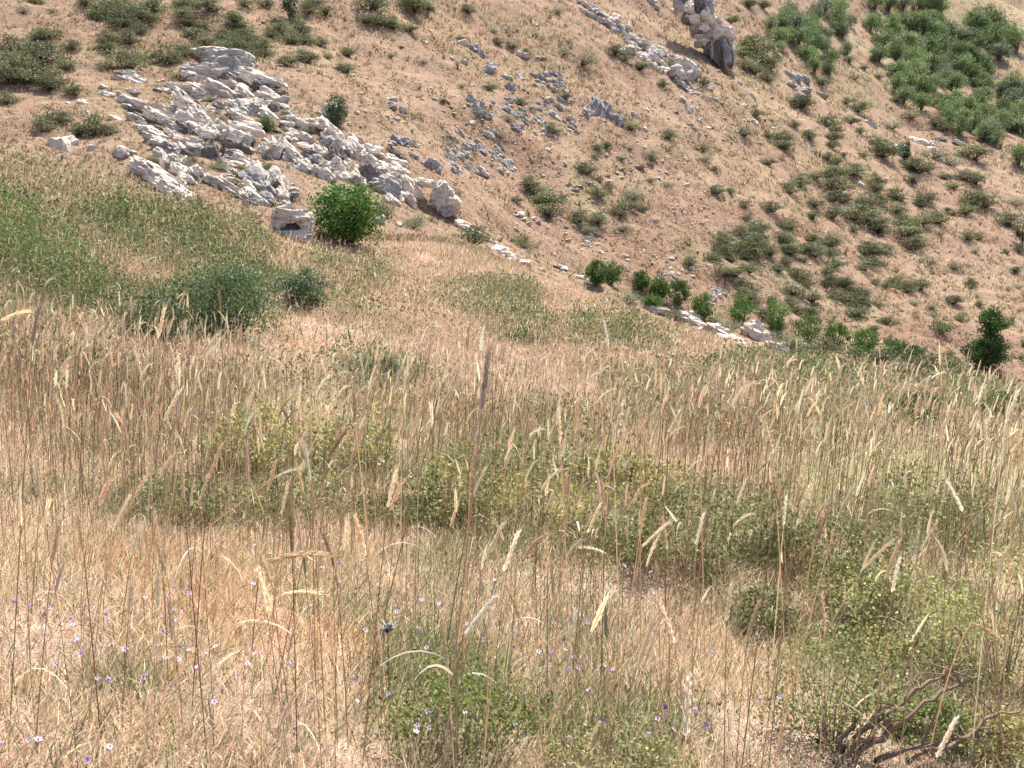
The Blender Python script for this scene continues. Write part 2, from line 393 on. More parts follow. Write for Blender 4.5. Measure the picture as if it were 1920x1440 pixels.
# ------------------------------------------------------------------ rocks
import bmesh
def rock_mesh(name, seed, mat, box=5.0, sub=4, layered=1.1, planes=10):
    rng = np.random.default_rng(seed)
    bm = bmesh.new(); bmesh.ops.create_icosphere(bm, subdivisions=sub, radius=1)
    V = np.array([v.co[:] for v in bm.verts]); T = np.array([[v.index for v in f.verts] for f in bm.faces]); bm.free()
    D = unit(V)
    r = (np.abs(D) ** box).sum(1) ** (-1 / box)
    V = D * r[:, None]
    for _ in range(planes):                              # broken faces
        nrm = unit(rng.normal(size=3) * np.array([1, 1, .8])); d = rng.uniform(.62, .95)
        over = V @ nrm - d
        V = V - np.where(over > 0, over, 0)[:, None] * nrm * .95
    s = seed * 7.3
    # bedding: ledges stepped along the local z, irregular
    zz = V[:, 2] + .22 * fbm(V[:, 0] * 1.3 + s, V[:, 1] * 1.3, V[:, 2], seed=seed, octaves=3)
    led = vnoise(zz * 5.2 + s, np.zeros(len(V)) + seed * .37, np.zeros(len(V)), seed=seed + 5)
    crk = fbm(V[:, 0] * 2.1 + s, V[:, 1] * 2.1 - s, V[:, 2] * 2.6, seed=seed + 1, octaves=5, gain=.58)
    rid = 1 - np.abs(fbm(V[:, 0] * 1.6 - s, V[:, 1] * 1.6, V[:, 2] * 1.9 + s, seed=seed + 2, octaves=3)) * 2.2
    groove = np.clip(rid - .72, 0, 1) * 1.3
    fine = fbm(V[:, 0] * 6 + s, V[:, 1] * 6 - s, V[:, 2] * 8, seed=seed + 3, octaves=3)
    amp = .085 * layered * led + (.10 * crk - .42 * groove + .035 * fine) - .10 * np.clip(-fine - .25, 0, 1)
    V = V + D * amp[:, None]
    me = mesh_np(name, V, T, mat, None, False)
    # smooth only across gentle edges
    me.polygons.foreach_set('use_smooth', np.ones(len(T), bool))
    try: me.set_sharp_from_angle(angle=R(28))
    except Exception: pass
    return me
def rock_set(name, mat, seeds, **kw): return [rock_mesh(name, s, mat, **kw) for s in seeds]
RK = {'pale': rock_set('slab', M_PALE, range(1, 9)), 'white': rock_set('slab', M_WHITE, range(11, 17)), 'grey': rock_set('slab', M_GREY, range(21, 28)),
      'dark': rock_set('slab', M_SHADE_DARK, range(51, 55)), 'stone': rock_set('stone', M_BROWNROCK, range(31, 36), sub=3, box=3, planes=8), 'wstone': rock_set('stone', M_PALE, range(41, 46), sub=3, box=3, planes=8)}

def slope_at(x, y, e=.8):
    return float((H(x, y + e) - H(x, y - e)) / (2 * e))
def place_rock(o, px, py, w, h, ang, ymin, rng, sink=.22, depth=1.0, stack=None):
    """o: rock object with radius-1 mesh; w,h: its size across the line of sight in photo pixels"""
    if ang > 62: ang -= 90
    p = hit(px, py + h * .18, ymin) if stack is None else at_y(px, py, stack + rng.uniform(-.1, .1))
    k = np.linalg.norm(p) / F * .5
    a = R(ang)
    e1 = Vector((math.cos(a), -.12, -math.sin(a))).normalized()
    sl = math.atan(min(slope_at(p[0], p[1]), .8)) * .8
    upv = Vector((math.sin(a) * .9, math.sin(sl), math.cos(sl)))
    e2 = (upv - e1 * upv.dot(e1)).normalized()
    e3 = e1.cross(e2)
    sx, sz = w * k * 1.22, h * k * 1.42
    sy = depth * (.55 * sx + .45 * sz) * rng.uniform(.8, 1.1)
    rot = Matrix((e1, -e3, e2)).transposed().to_4x4()
    flip = Matrix.Rotation(math.pi if rng.random() < .5 else 0, 4, 'Z')
    base = Vector((p[0], p[1], p[2])) + (Vector((0, sy * .45, sz * .35)) + Vector((0, 0, -sink * sz)) if stack is None else Vector((0, sy * .2, 0)))
    o.matrix_world = Matrix.Translation(base) @ rot @ flip @ Matrix.Diagonal((sx, sy, sz, 1))
    return p

def outcrop(label, cat, kind, blocks, off, sc, ymin=None, name='rock_outcrop', part='slab', seed=0, group=None, depth=1.0, stack=None, fill=False):
    rng = np.random.default_rng(100 + seed)
    pix = [(off[0] + b[0] / sc, off[1] + b[1] / sc, b[2] / sc, (b[3] if len(b) > 3 else b[2] * .6) / sc, b[4] if len(b) > 4 else rng.uniform(-10, 25), b[5] if len(b) > 5 else kind, b[6] if len(b) > 6 else 0) for b in blocks]
    c = np.mean([(q[0], q[1]) for q in pix], 0)
    if fill:
        for q in list(pix):
            pix.append((q[0] + rng.normal(0, .45) * q[2], q[1] + rng.normal(0, .3) * q[3] + q[3] * .2, q[2] * rng.uniform(.45, .75), q[3] * rng.uniform(.4, .7), q[4] + rng.normal(0, 15), rng.choice(['grey', 'pale', 'dark', 'dark'])))  # the dark fillers paint crevice shade between blocks
    root = empty(name, hit(c[0], c[1], ymin if ymin is not None else beyond(c[0])))
    if stack: stack = float(hit(stack[0], stack[1], ymin if ymin is not None else beyond(stack[0]))[1])
    tag(root, label, cat, group)
    inv = Matrix.Translation(root.location).inverted()
    for q in pix:
        ms = RK[q[5]]
        o = link(part, ms[rng.integers(len(ms))])
        place_rock(o, *q[:5], ymin if ymin is not None else beyond(q[0]), rng, depth=depth, stack=stack + (q[6] if len(q) > 6 else 0) if stack else None)
        m = o.matrix_world.copy(); o.parent = root; o.matrix_parent_inverse = Matrix.Identity(4)
        o.matrix_basis = inv @ m
    return root

Z1, S1 = (190, 90), 5.333
Z2, S2 = (460, 180), 4.571
Z3, S3 = (840, 400), 2.743
Z4, S4 = (1080, 0), 4.8
Z5, S5 = (720, 60), 3.84
outcrop('grey topped crown of the white limestone outcrop, highest rocks in its mass', 'rock outcrop', 'pale', [
    (1230, 190, 420, 200, 2, 'grey'), (1390, 200, 150, 220, 50, 'grey'), (930, 230, 260, 100, -6, 'grey'), (1060, 290, 300, 110, 10), (1250, 290, 220, 110, 18, 'grey'),
    (1150, 240, 240, 120, 12, 'grey'), (1000, 210, 200, 90, -5), (1330, 270, 150, 100, 30)], Z1, S1, seed=1, fill=True)
outcrop('smooth white overhanging block with shadowed underside at right of the outcrop crown', 'rock outcrop', 'white', [
    (1590, 350, 400, 130, 17), (1480, 270, 70, 80, 0), (1640, 430, 300, 100, 10, 'dark'), (1720, 500, 230, 120, 20), (1790, 540, 110, 140, 45, 'grey'), (1640, 530, 180, 100, 20, 'pale'), (1800, 585, 130, 60, 20), (1690, 570, 120, 90, 30, 'pale')], Z1, S1, seed=2, fill=True)  # dark block carries the underside's shade in its colour
outcrop('broad white slabs stepping down through the middle of the limestone outcrop', 'rock outcrop', 'white', [
    (800, 410, 240, 70, -6), (930, 310, 240, 70, 12), (1350, 400, 330, 100, 28), (1440, 460, 230, 80, 35), (1050, 440, 320, 120, 24), (1180, 480, 300, 130, 28, 'pale'), (960, 490, 200, 110, 15, 'pale'),
    (430, 600, 400, 90, 14), (640, 650, 330, 140, 33), (560, 700, 250, 90, 20), (880, 610, 380, 120, 40), (980, 720, 260, 130, 40), (850, 740, 260, 150, 33), (900, 790, 240, 130, 30), (700, 790, 200, 90, 25, 'pale'),
    (1330, 600, 260, 150, 12, 'pale'), (1420, 620, 220, 180, 38, 'grey'), (1540, 600, 170, 190, 32, 'pale'), (1650, 680, 200, 110, 25), (1400, 720, 280, 120, 20), (1440, 770, 230, 80, 15), (1430, 840, 300, 100, 12),
    (1100, 620, 90, 70, 0), (780, 560, 160, 60, 20), (620, 420, 110, 40, 10), (730, 520, 90, 40, 10)], Z1, S1, seed=3, fill=True)
outcrop('cracked limestone blocks with dark vertical faces at the foot of the outcrop', 'rock outcrop', 'pale', [
    (350, 720, 160, 80, 15), (400, 800, 170, 50, 8, 'white'), (530, 870, 240, 90, 25), (560, 940, 280, 90, 25), (640, 1000, 200, 90, 20, 'grey'), (880, 960, 220, 110, 10, 'white'), (900, 1020, 220, 110, 5, 'grey'),
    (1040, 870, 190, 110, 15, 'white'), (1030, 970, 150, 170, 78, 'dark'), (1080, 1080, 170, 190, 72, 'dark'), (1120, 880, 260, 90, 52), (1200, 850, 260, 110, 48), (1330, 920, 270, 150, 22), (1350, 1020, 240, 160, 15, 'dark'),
    (1300, 1090, 200, 110, 20, 'grey'), (1480, 1030, 90, 70, 0), (1430, 950, 110, 160, 60), (750, 900, 130, 60, 10), (780, 1000, 160, 70, 30), (640, 760, 150, 60, 25, 'white')], Z1, S1, seed=4, fill=True)
outcrop('long pale slab lying in dry grass at left below the outcrop', 'rock slab', 'white', [
    (400, 1180, 230, 100, 22), (480, 1250, 400, 130, 30), (600, 1340, 420, 130, 28), (700, 1420, 330, 110, 28), (560, 1400, 260, 80, 25), (340, 1230, 110, 90, 30), (800, 1490, 180, 70, 25)], Z1, S1, seed=5, name='rock_slab')
outcrop('narrow rock rib with green tufts between pale slab and lower outcrop rib', 'rock outcrop', 'pale', [
    (590, 1070, 130, 80, 30), (680, 1130, 160, 110, 45, 'grey'), (760, 1230, 240, 120, 55), (930, 1270, 130, 140, 50), (830, 1130, 80, 80, 40, 'white'), (640, 1190, 140, 80, 45), (820, 1330, 160, 80, 50, 'white'), (900, 1340, 120, 60, 40)], Z1, S1, seed=6, fill=True)
outcrop('lower left limestone rib ending in steep cracked columns above the hollowed boulder', 'rock outcrop', 'pale', [
    (1180, 1370, 330, 100, 28, 'white'), (1300, 1170, 180, 80, 15), (1420, 1160, 230, 100, 30, 'white'), (1530, 1220, 230, 110, 40), (1540, 1340, 260, 180, 48, 'grey'), (1680, 1360, 230, 200, 58), (1440, 1400, 160, 110, 50), (1230, 1290, 140, 45, 5), (1600, 1430, 200, 150, 60, 'grey'),
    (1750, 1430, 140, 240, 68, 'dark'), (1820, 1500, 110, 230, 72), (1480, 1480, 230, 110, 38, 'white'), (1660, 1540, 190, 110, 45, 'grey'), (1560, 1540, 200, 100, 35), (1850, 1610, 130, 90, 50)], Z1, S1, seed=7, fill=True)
outcrop('tall right hand limestone rib running down behind the round green bush', 'rock outcrop', 'pale', [
    (650, 160, 140, 50, 10, 'white'), (760, 190, 110, 180, 66), (620, 230, 200, 60, 5, 'white'), (700, 290, 260, 110, 30, 'white'), (740, 370, 200, 130, 48, 'white'), (690, 400, 120, 130, 60, 'grey'), (840, 450, 210, 120, 40, 'white'), (900, 500, 250, 130, 55),
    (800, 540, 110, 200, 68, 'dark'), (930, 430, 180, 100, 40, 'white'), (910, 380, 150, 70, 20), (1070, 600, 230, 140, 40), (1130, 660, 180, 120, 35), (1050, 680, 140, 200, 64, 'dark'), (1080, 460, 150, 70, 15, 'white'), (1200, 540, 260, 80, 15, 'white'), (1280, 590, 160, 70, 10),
    (1300, 660, 170, 100, 40), (1180, 790, 220, 150, 30, 'grey'), (1390, 800, 230, 120, 50, 'white'), (1350, 870, 170, 90, 30), (1440, 850, 120, 90, 50), (1240, 910, 120, 80, 40), (1400, 920, 120, 55, 20, 'white'), (950, 660, 200, 90, 50), (900, 720, 170, 100, 45), (980, 760, 150, 100, 40),
    (1000, 540, 170, 110, 50), (1220, 720, 180, 100, 40), (1160, 600, 120, 80, 30, 'white'), (860, 620, 140, 110, 55), (1290, 840, 150, 90, 40, 'white')], Z2, S2, seed=8, fill=True)
outcrop('shattered left flank of the right limestone rib above a bare slope', 'rock outcrop', 'pale', [
    (690, 520, 170, 80, 25), (640, 480, 160, 70, 25, 'white'), (520, 450, 140, 80, 12, 'white'), (530, 530, 130, 100, 20, 'dark'), (620, 660, 150, 100, 48, 'white'), (510, 620, 150, 110, 45, 'white'), (670, 640, 120, 110, 60), (740, 620, 130, 140, 58), (800, 690, 110, 100, 40),
    (220, 430, 200, 100, 35), (330, 470, 200, 120, 45), (380, 520, 180, 110, 40), (250, 500, 110, 130, 48), (160, 480, 120, 90, 40, 'white'), (370, 170, 110, 70, 10, 'white'), (400, 210, 180, 60, 25), (340, 250, 120, 50, 0, 'white'), (490, 270, 120, 70, 40), (450, 230, 90, 70, 20, 'grey'),
    (370, 300, 130, 50, 20, 'white'), (430, 350, 160, 60, 30), (540, 390, 150, 80, 25), (370, 370, 130, 90, 30), (600, 570, 150, 90, 30, 'grey'), (290, 410, 120, 80, 35), (450, 580, 110, 60, 30), (700, 700, 130, 80, 50, 'white')], Z2, S2, seed=9, fill=True)
outcrop('rounded cracked end block of the right limestone rib', 'rock outcrop', 'pale', [
    (1660, 840, 150, 150, 50), (1700, 920, 190, 160, 50), (1745, 970, 110, 130, 60, 'grey'), (1540, 740, 180, 45, 15, 'white'), (1640, 930, 100, 110, 55), (1630, 985, 130, 60, 30)], Z2, S2, seed=10, stack=(825, 395))
outcrop('hollowed white boulder with a dark cavity beside the round green bush', 'boulder', 'white', [
    (395, 1015, 250, 110, 2, 'white', .05), (280, 1055, 130, 110, -36, 'white', .1), (505, 1060, 140, 110, 36, 'white', .1), (370, 1195, 400, 62, 3, 'white', -.12), (390, 1110, 300, 190, 0, 'dark', .25), (235, 1130, 60, 90, 10, 'pale', .1), (545, 1130, 60, 110, -8, 'pale', .1), (480, 1185, 170, 60, 5, 'white', -.05)], Z2, S2, ymin=21.0, seed=11, name='boulder', depth=.7, stack=(540, 446))  # dark back block paints the shade inside the hollow
ROCK_ONE = []
def lone(px, py, w, h, ang, label, kind='wstone', ymin=None, name='boulder', cat='rock', group=None):
    rng = np.random.default_rng(int(px * 13 + py))
    ms = RK[kind]
    o = link(name, ms[rng.integers(len(ms))])
    place_rock(o, px, py, w, h, ang, beyond(px) if ymin is None else ymin, rng)
    tag(o, label, cat, group); ROCK_ONE.append(o)
    return o
lone(550, 364, 17, 20, 10, 'small white capped boulder standing alone uphill of the hollowed boulder')
lone(711, 436, 12, 22, 40, 'white stone half hidden at the right foot of the round green bush')
lone(747, 435, 14, 10, 10, 'small white stone right of the round green bush')
lone(108, 276, 30, 26, 0, 'bright white boulder alone on the bare slope at far left')
lone(126, 265, 26, 18, 20, 'white rock touching the upper right side of the lone far left boulder')
lone(224, 290, 20, 24, 10, 'upright white stone uphill of the long pale slab')
lone(243, 287, 20, 9, 5, 'flat pale stone beside the upright white stone above the slab')
lone(172, 279, 13, 11, 0, 'pinkish stone midway between the far left boulder and the upright white stone')
lone(207, 356, 16, 22, 40, 'white rock poking out of the grass left of the long pale slab')
lone(152, 191, 22, 8, 12, 'thin white stone on the left slope among cushion shrubs', 'white')
lone(158, 212, 12, 8, 0, 'little white stone below the thin one on the left slope')
for i, (X, Y, W_, H_, a) in enumerate([(240, 250, 170, 70, 8), (370, 330, 190, 80, 25), (210, 310, 190, 60, 8), (300, 435, 110, 50, 5), (50, 470, 120, 50, 15), (190, 520, 70, 110, 60), (245, 590, 90, 50, 5), (150, 715, 130, 45, 15), (570, 345, 50, 30, 0), (690, 355, 60, 25, 0), (650, 425, 80, 40, 20), (20, 390, 70, 30, 20), (790, 130, 50, 30, 0)]):
    lone(Z1[0] + X / S1, Z1[1] + Y / S1, W_ / S1, H_ / S1, a,
         ['top white rock of the cluster left of the outcrop crown', 'white rock sloping right in the cluster left of the outcrop crown', 'low wide white rock in the cluster left of the outcrop crown', 'flat stone with shaded edge below the white cluster left of the outcrop', 'pale slab stone at the far left edge of the outcrop scatter', 'upright narrow white stone left of the outcrop',
          'yellow stained stone at the left tip of the outcrop', 'thin tilted white stone on bare soil left of the outcrop', 'small round stone between the white cluster and the crown', 'small flat white stone just left of the crown slabs', 'pale wedge stone at the left end of the crown slabs', 'small pale stone at the upper left of the outcrop scatter', 'little white stone under the shrubs above the crown'][i], 'white' if W_ > 100 else 'wstone')

edge_labels = ['long white whaleback rock at the upper end of the meadow edge row', 'thin pale stone just below the whaleback rock', 'angular white rock midway down the meadow edge', 'flat white rock behind the angular one on the meadow edge', 'small pale stone under the angular meadow edge rock', 'thin white plate of rock lying in pale grass', 'pale stone at the lower end of the upper rock row',
               'whitish stone by the left sapling on the meadow edge', 'bright white stone at the foot of the left sapling', 'bright white disc shaped stone in front of the sapling row', 'smooth pale rock sunk in grass below the sapling row', 'tilted pale stone among the middle saplings',
               'pale humped rock under the last saplings', 'thin flat slab on top of the humped meadow edge rock', 'pinkish low rock right of the humped one', 'long streaked white rock half sunk in the grass', 'lower grey streaked part rock of the long white one', 'rounded pale boulder at the right end of the meadow edge rocks', 'small end stone sloping off the rounded pale boulder', 'thin pale rock barely showing over grass at the right end']
for lb, b in zip(edge_labels, [(100, 85, 130, 55, 25), (195, 132, 100, 25, 30), (270, 195, 80, 55, 30), (315, 215, 90, 28, 20), (322, 240, 50, 22, 10), (385, 250, 80, 22, 5), (380, 310, 50, 18, 5), (590, 285, 60, 28, 5), (690, 335, 60, 24, 5), (950, 462, 50, 16, 5), (1065, 505, 130, 34, 5), (1095, 440, 60, 20, 40),
                               (1240, 540, 140, 46, 15), (1240, 510, 80, 16, 5), (1290, 570, 100, 40, 25), (1415, 625, 190, 60, 22), (1460, 660, 150, 50, 20), (1592, 630, 150, 105, 12), (1690, 690, 110, 36, 25), (1860, 692, 70, 22, 20)]):
    px, py = Z3[0] + b[0] / S3, Z3[1] + b[1] / S3
    lone(px, py, b[2] / S3, b[3] / S3, b[4], lb, 'white' if b[2] > 75 else 'wstone', ymin=float(edge_y((px - 960) / F, 1)) - 1.2)

outcrop('broken limestone ridge descending left of the tall dark crag', 'rock outcrop', 'pale', [
    (90, 60, 130, 50, 25), (150, 85, 90, 80, 40, 'grey'), (110, 130, 130, 45, 15), (190, 180, 110, 45, 20), (260, 160, 140, 55, 30, 'white'), (350, 160, 90, 70, 30, 'white'), (300, 230, 140, 55, 20), (350, 270, 130, 90, 30, 'grey'), (440, 340, 140, 55, 20), (520, 350, 140, 55, 25, 'white'),
    (480, 400, 150, 55, 20, 'white'), (620, 420, 150, 70, 25), (500, 460, 110, 90, 55), (600, 510, 110, 100, 60, 'white'), (700, 470, 140, 100, 40), (720, 520, 120, 100, 50, 'grey'), (760, 570, 130, 55, 25), (690, 590, 100, 60, 20, 'white'), (790, 640, 100, 70, 20, 'white'), (400, 300, 100, 50, 30), (560, 400, 120, 60, 30)], Z4, S4, seed=20, fill=True)
outcrop('rounded grey and white rock at the lower end of the broken ridge', 'rock outcrop', 'pale', [
    (880, 540, 130, 60, 30, 'white'), (950, 590, 150, 80, 40), (1000, 640, 170, 100, 40), (930, 700, 180, 110, 40), (1030, 700, 110, 100, 60, 'grey'), (950, 780, 140, 70, 50, 'grey')], Z4, S4, seed=21, fill=True)
outcrop('tall dark faced crag with white rim at the top of the slope', 'crag', 'white', [
    (1020, 60, 90, 130, 80, 'white'), (1120, 60, 80, 220, 80, 'dark'), (1180, 50, 80, 190, 78, 'grey'), (940, 70, 90, 110, 80, 'grey'), (1200, 30, 90, 60, 30), (1170, 160, 150, 110, 40), (1060, 150, 110, 80, 30), (980, 160, 90, 45, 10), (1290, 190, 70, 55, 0), (1140, 240, 120, 70, 20), (1240, 250, 130, 70, 30), (1190, 300, 120, 100, 60, 'grey'),
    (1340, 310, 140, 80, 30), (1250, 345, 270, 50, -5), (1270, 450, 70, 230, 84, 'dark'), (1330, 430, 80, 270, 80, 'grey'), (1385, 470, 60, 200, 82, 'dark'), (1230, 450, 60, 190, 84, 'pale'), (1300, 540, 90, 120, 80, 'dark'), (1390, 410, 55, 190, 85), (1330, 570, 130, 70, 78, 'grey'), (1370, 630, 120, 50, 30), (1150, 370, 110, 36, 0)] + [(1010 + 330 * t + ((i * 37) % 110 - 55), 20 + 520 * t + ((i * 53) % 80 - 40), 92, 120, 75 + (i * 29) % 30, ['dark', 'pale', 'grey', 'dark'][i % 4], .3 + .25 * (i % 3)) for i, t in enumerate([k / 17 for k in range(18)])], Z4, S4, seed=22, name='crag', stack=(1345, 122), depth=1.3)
for lb, b in zip(['white stone trail at top of the slope left of the crag, upper piece', 'lower white stone of the trail left of the crag', 'small white rock directly left of the crag foot', 'white block fallen below the rounded ridge end', 'lower white block in the stones below the ridge end', 'pale stone beside the lower white block below the ridge', 'flat pale stone in the scree right of the ridge end', 'second flat pale stone farther right in that scree', 'white stone pair right of the fluted grey rock, left piece', 'white stone pair right of the fluted grey rock, right piece',
                  'white stone by the lone shrub below the fluted grey rock', 'rounded stone left of that white stone by the shrub', 'dark sided slanting stone at the right end of the ridge scree', 'small white stone above the slanting one', 'small flat white stone below the ridge scree', 'tiny white stone far right of the ridge scree', 'pale stone just below the ridge end boulder'],
                 [(690, 30, 130, 45, 25), (720, 65, 80, 35, 25), (870, 105, 60, 40, 10), (1020, 990, 70, 50, 10), (1090, 985, 50, 38, 10), (960, 900, 60, 50, 30), (1190, 890, 70, 25, 10), (1260, 900, 55, 25, 10), (520, 1040, 70, 50, 20), (640, 995, 45, 35, 20), (625, 1165, 52, 40, 10), (570, 1150, 50, 40, 10), (1600, 1095, 70, 45, 45), (1550, 1085, 32, 30, 0), (1390, 1240, 52, 26, 5), (1780, 1160, 32, 26, 0), (1030, 830, 55, 42, 5)]):
    lone(Z4[0] + b[0] / S4, Z4[1] + b[1] / S4, b[2] / S4, b[3] / S4, b[4], lb)
outcrop('fluted grey rock face of upright columns in the middle of the slope', 'rock outcrop', 'grey', [
    (1510, 560, 60, 150, 5), (1560, 570, 70, 170, 8), (1610, 600, 60, 160, 10), (1650, 630, 60, 110, 20), (1460, 580, 50, 110, 5), (1530, 500, 90, 50, 20), (1690, 650, 50, 70, 30), (1590, 520, 60, 60, 10)], Z5, S5, seed=30)
def rand_blocks(n, x0, y0, x1, y1, tilt, seed, wmin=40, wmax=110, ang=(25, 60)):
    rng = np.random.default_rng(seed); o = []
    for _ in range(n):
        u, v = rng.uniform(), rng.uniform()
        x = x0 + u * (x1 - x0) + tilt * (v - .5); y = y0 + v * (y1 - y0)
        w = rng.uniform(wmin, wmax); o.append((x, y, w, w * rng.uniform(.3, .6), rng.uniform(*ang), rng.choice(['grey', 'grey', 'grey', 'pale'])))
    return o
outcrop('low grey lichened ledges breaking the soil above the white rib', 'rock outcrop', 'grey', rand_blocks(62, 450, 700, 900, 1020, 60, 1, 26, 85), Z5, S5, seed=31)
outcrop('scattered grey ledges and rubble left of the fluted rock face', 'rock outcrop', 'grey', rand_blocks(60, 900, 480, 1350, 740, 120, 2, 26, 78), Z5, S5, seed=32)
outcrop('grey rock patch uphill of the fluted rock face', 'rock outcrop', 'grey', rand_blocks(26, 1080, 290, 1300, 430, 60, 3, 26, 75), Z5, S5, seed=33)
outcrop('thin chain of dark edged rocks high on the middle slope', 'rock outcrop', 'pale', [(560, 80, 70, 50, 30), (640, 115, 60, 70, 50, 'grey'), (700, 160, 60, 60, 45, 'grey'), (580, 220, 50, 30, 10), (770, 240, 70, 40, 15), (760, 285, 70, 50, 25, 'grey'), (880, 330, 70, 40, 40), (980, 165, 90, 40, 20), (970, 320, 70, 40, 20), (900, 390, 50, 60, 50, 'grey')], Z5, S5, seed=34)
outcrop('small grey knob of rock above a pale green tuft', 'rock outcrop', 'grey', [(630, 480, 80, 50, 30), (650, 540, 60, 80, 60), (700, 530, 60, 70, 50), (690, 590, 60, 70, 40), (740, 610, 60, 50, 30)], Z5, S5, seed=35)
outcrop('little cracked rock standing on bare soil right of the dark shrub', 'rock outcrop', 'pale', [(45, 490, 80, 30, 5), (50, 515, 70, 30, 8), (50, 540, 60, 30, 5, 'grey'), (130, 570, 50, 50, 10), (120, 605, 80, 20, 0), (80, 630, 50, 40, 5, 'grey')], Z5, S5, seed=36)
outcrop('small dark spiky rock cluster above the white rib', 'rock outcrop', 'grey', [(80, 770, 70, 60, 40), (120, 790, 70, 70, 50), (160, 800, 60, 60, 40), (60, 800, 60, 40, 20), (190, 815, 40, 40, 30)], Z5, S5, seed=37)
outcrop('small leaning grey slabs near the top of the white rib end', 'rock outcrop', 'grey', [(310, 950, 50, 80, 55), (350, 970, 60, 80, 55), (380, 1000, 40, 50, 50), (215, 900, 60, 40, 10)], Z5, S5, seed=38)
outcrop('row of thin brown rock ledges crossing the slope', 'ledge', 'stone', [(1340 + i * 62 + (i * 47) % 40 - 20, 1112 - i * 19 + (i * 29) % 34 - 10, 50 + (i * 31) % 50, 15, -18 + (i * 13) % 16, 'stone') for i in range(10)] + [(1375 + i * 105 + (i * 37) % 50, 1140 - i * 30, 55, 14, -20, 'stone') for i in range(4)], Z5, S5, seed=39, name='rock_ledge')
outcrop('brown terraced stones below the dark bush on the lower slope', 'ledge', 'stone', [(960 + i * 8 - 960, 0, 10, 4, -15, 'stone') for i in range(1)] + [(12 + i * 9, 8 - i * 1 + (i % 2) * 9, 16, 5, -20, 'stone') for i in range(4)], (968, 404), 1.0, seed=40, name='rock_ledge')
outcrop('purplish broken rock below the left oak clump', 'rock outcrop', 'grey', [(600, 430, 70, 40, 20), (640, 450, 70, 50, 30), (610, 480, 60, 40, 20), (690, 460, 50, 40, 20), (650, 545, 60, 40, 20), (700, 520, 60, 30, 25), (780, 540, 60, 25, 20)], (1280, 0), 3, seed=41)
outcrop('white rocks just right of the dark cypress shaped tree', 'rock outcrop', 'white', [(1290, 785, 70, 30, 15), (1340, 800, 80, 35, 20), (1390, 815, 70, 40, 20), (1410, 840, 60, 30, 15), (1440, 785, 70, 18, 0), (1560, 810, 60, 25, 10)], (1280, 0), 3, seed=42)
lone(1280 + 1205 / 3, 848 / 3, 22, 33, 55, 'white leaning rock at the left foot of the cypress shaped tree', 'white')
lone(1280 + 1300 / 3, 1310 / 3, 22, 12, 40, 'white slanting stone among shrubs on the right slope', 'wstone')
lone(1280 + 1005 / 3, 1045 / 3, 16, 9, 30, 'dark and white stone between cushion shrubs on right slope', 'wstone')
lone(1280 + 1060 / 3, 700 / 3, 20, 9, 20, 'pale flat rock uphill left of the cypress shaped tree', 'wstone')
lone(1280 + 1525 / 3, 1000 / 3, 12, 8, 5, 'small white stone on the right slope below the white rocks', 'wstone')
lone(975, 402, 16, 9, 5, 'pale flat stone above the brown terraced stones', 'wstone')
for lb, c in [('grey scree fan below the pale scrub', (1105, 448, 26, 16)), ('grey stone scatter behind the first sapling', (1255, 515, 36, 12)), ('grey and white stones right of the middle saplings', (1345, 553, 14, 9))]:
    rng = np.random.default_rng(int(c[0]))
    bl = [(c[0] + rng.normal(0, c[2] * .6), c[1] + rng.normal(0, c[3] * .6), rng.uniform(6, 12), rng.uniform(4, 7), rng.uniform(-20, 40), rng.choice(['grey', 'wstone'])) for _ in range(16)]
    for k, b in enumerate(bl):
        lone(b[0], b[1], b[2], b[3], b[4], 'broken stone in the ' + lb, b[5], name='stone', cat='stone', group=lb)

# loose stones lying over the slope (each its own), smaller rubble as one mass
STONE_AREAS = [(640, 140, 960, 330, 34, 'on bare soil above the white rib'), (1000, 230, 1300, 430, 48, 'below the fluted grey rock face'), (1280, 130, 1420, 260, 30, 'in the rubble below the tall crag'),
               (960, 400, 1330, 560, 40, 'on the red soil across the gully'), (1450, 440, 1650, 600, 16, 'between the cushion shrubs of the right slope'), (40, 60, 330, 200, 10, 'high on the left slope'), (760, 40, 1080, 200, 14, 'on the upper middle slope')]
rng = np.random.default_rng(77)
for x0, y0, x1, y1, n, where in STONE_AREAS:
    for _ in range(n):
        w = rng.uniform(6, 13)
        big = 'broad' if w > 10.5 else 'small'
        lone(rng.uniform(x0, x1), rng.uniform(y0, y1), w, w * rng.uniform(.4, .7), rng.uniform(-15, 40), f'{big} loose pale stone {where}', rng.choice(['stone', 'wstone', 'stone']), name='stone', cat='stone', group=f'{big} loose stones {where}')
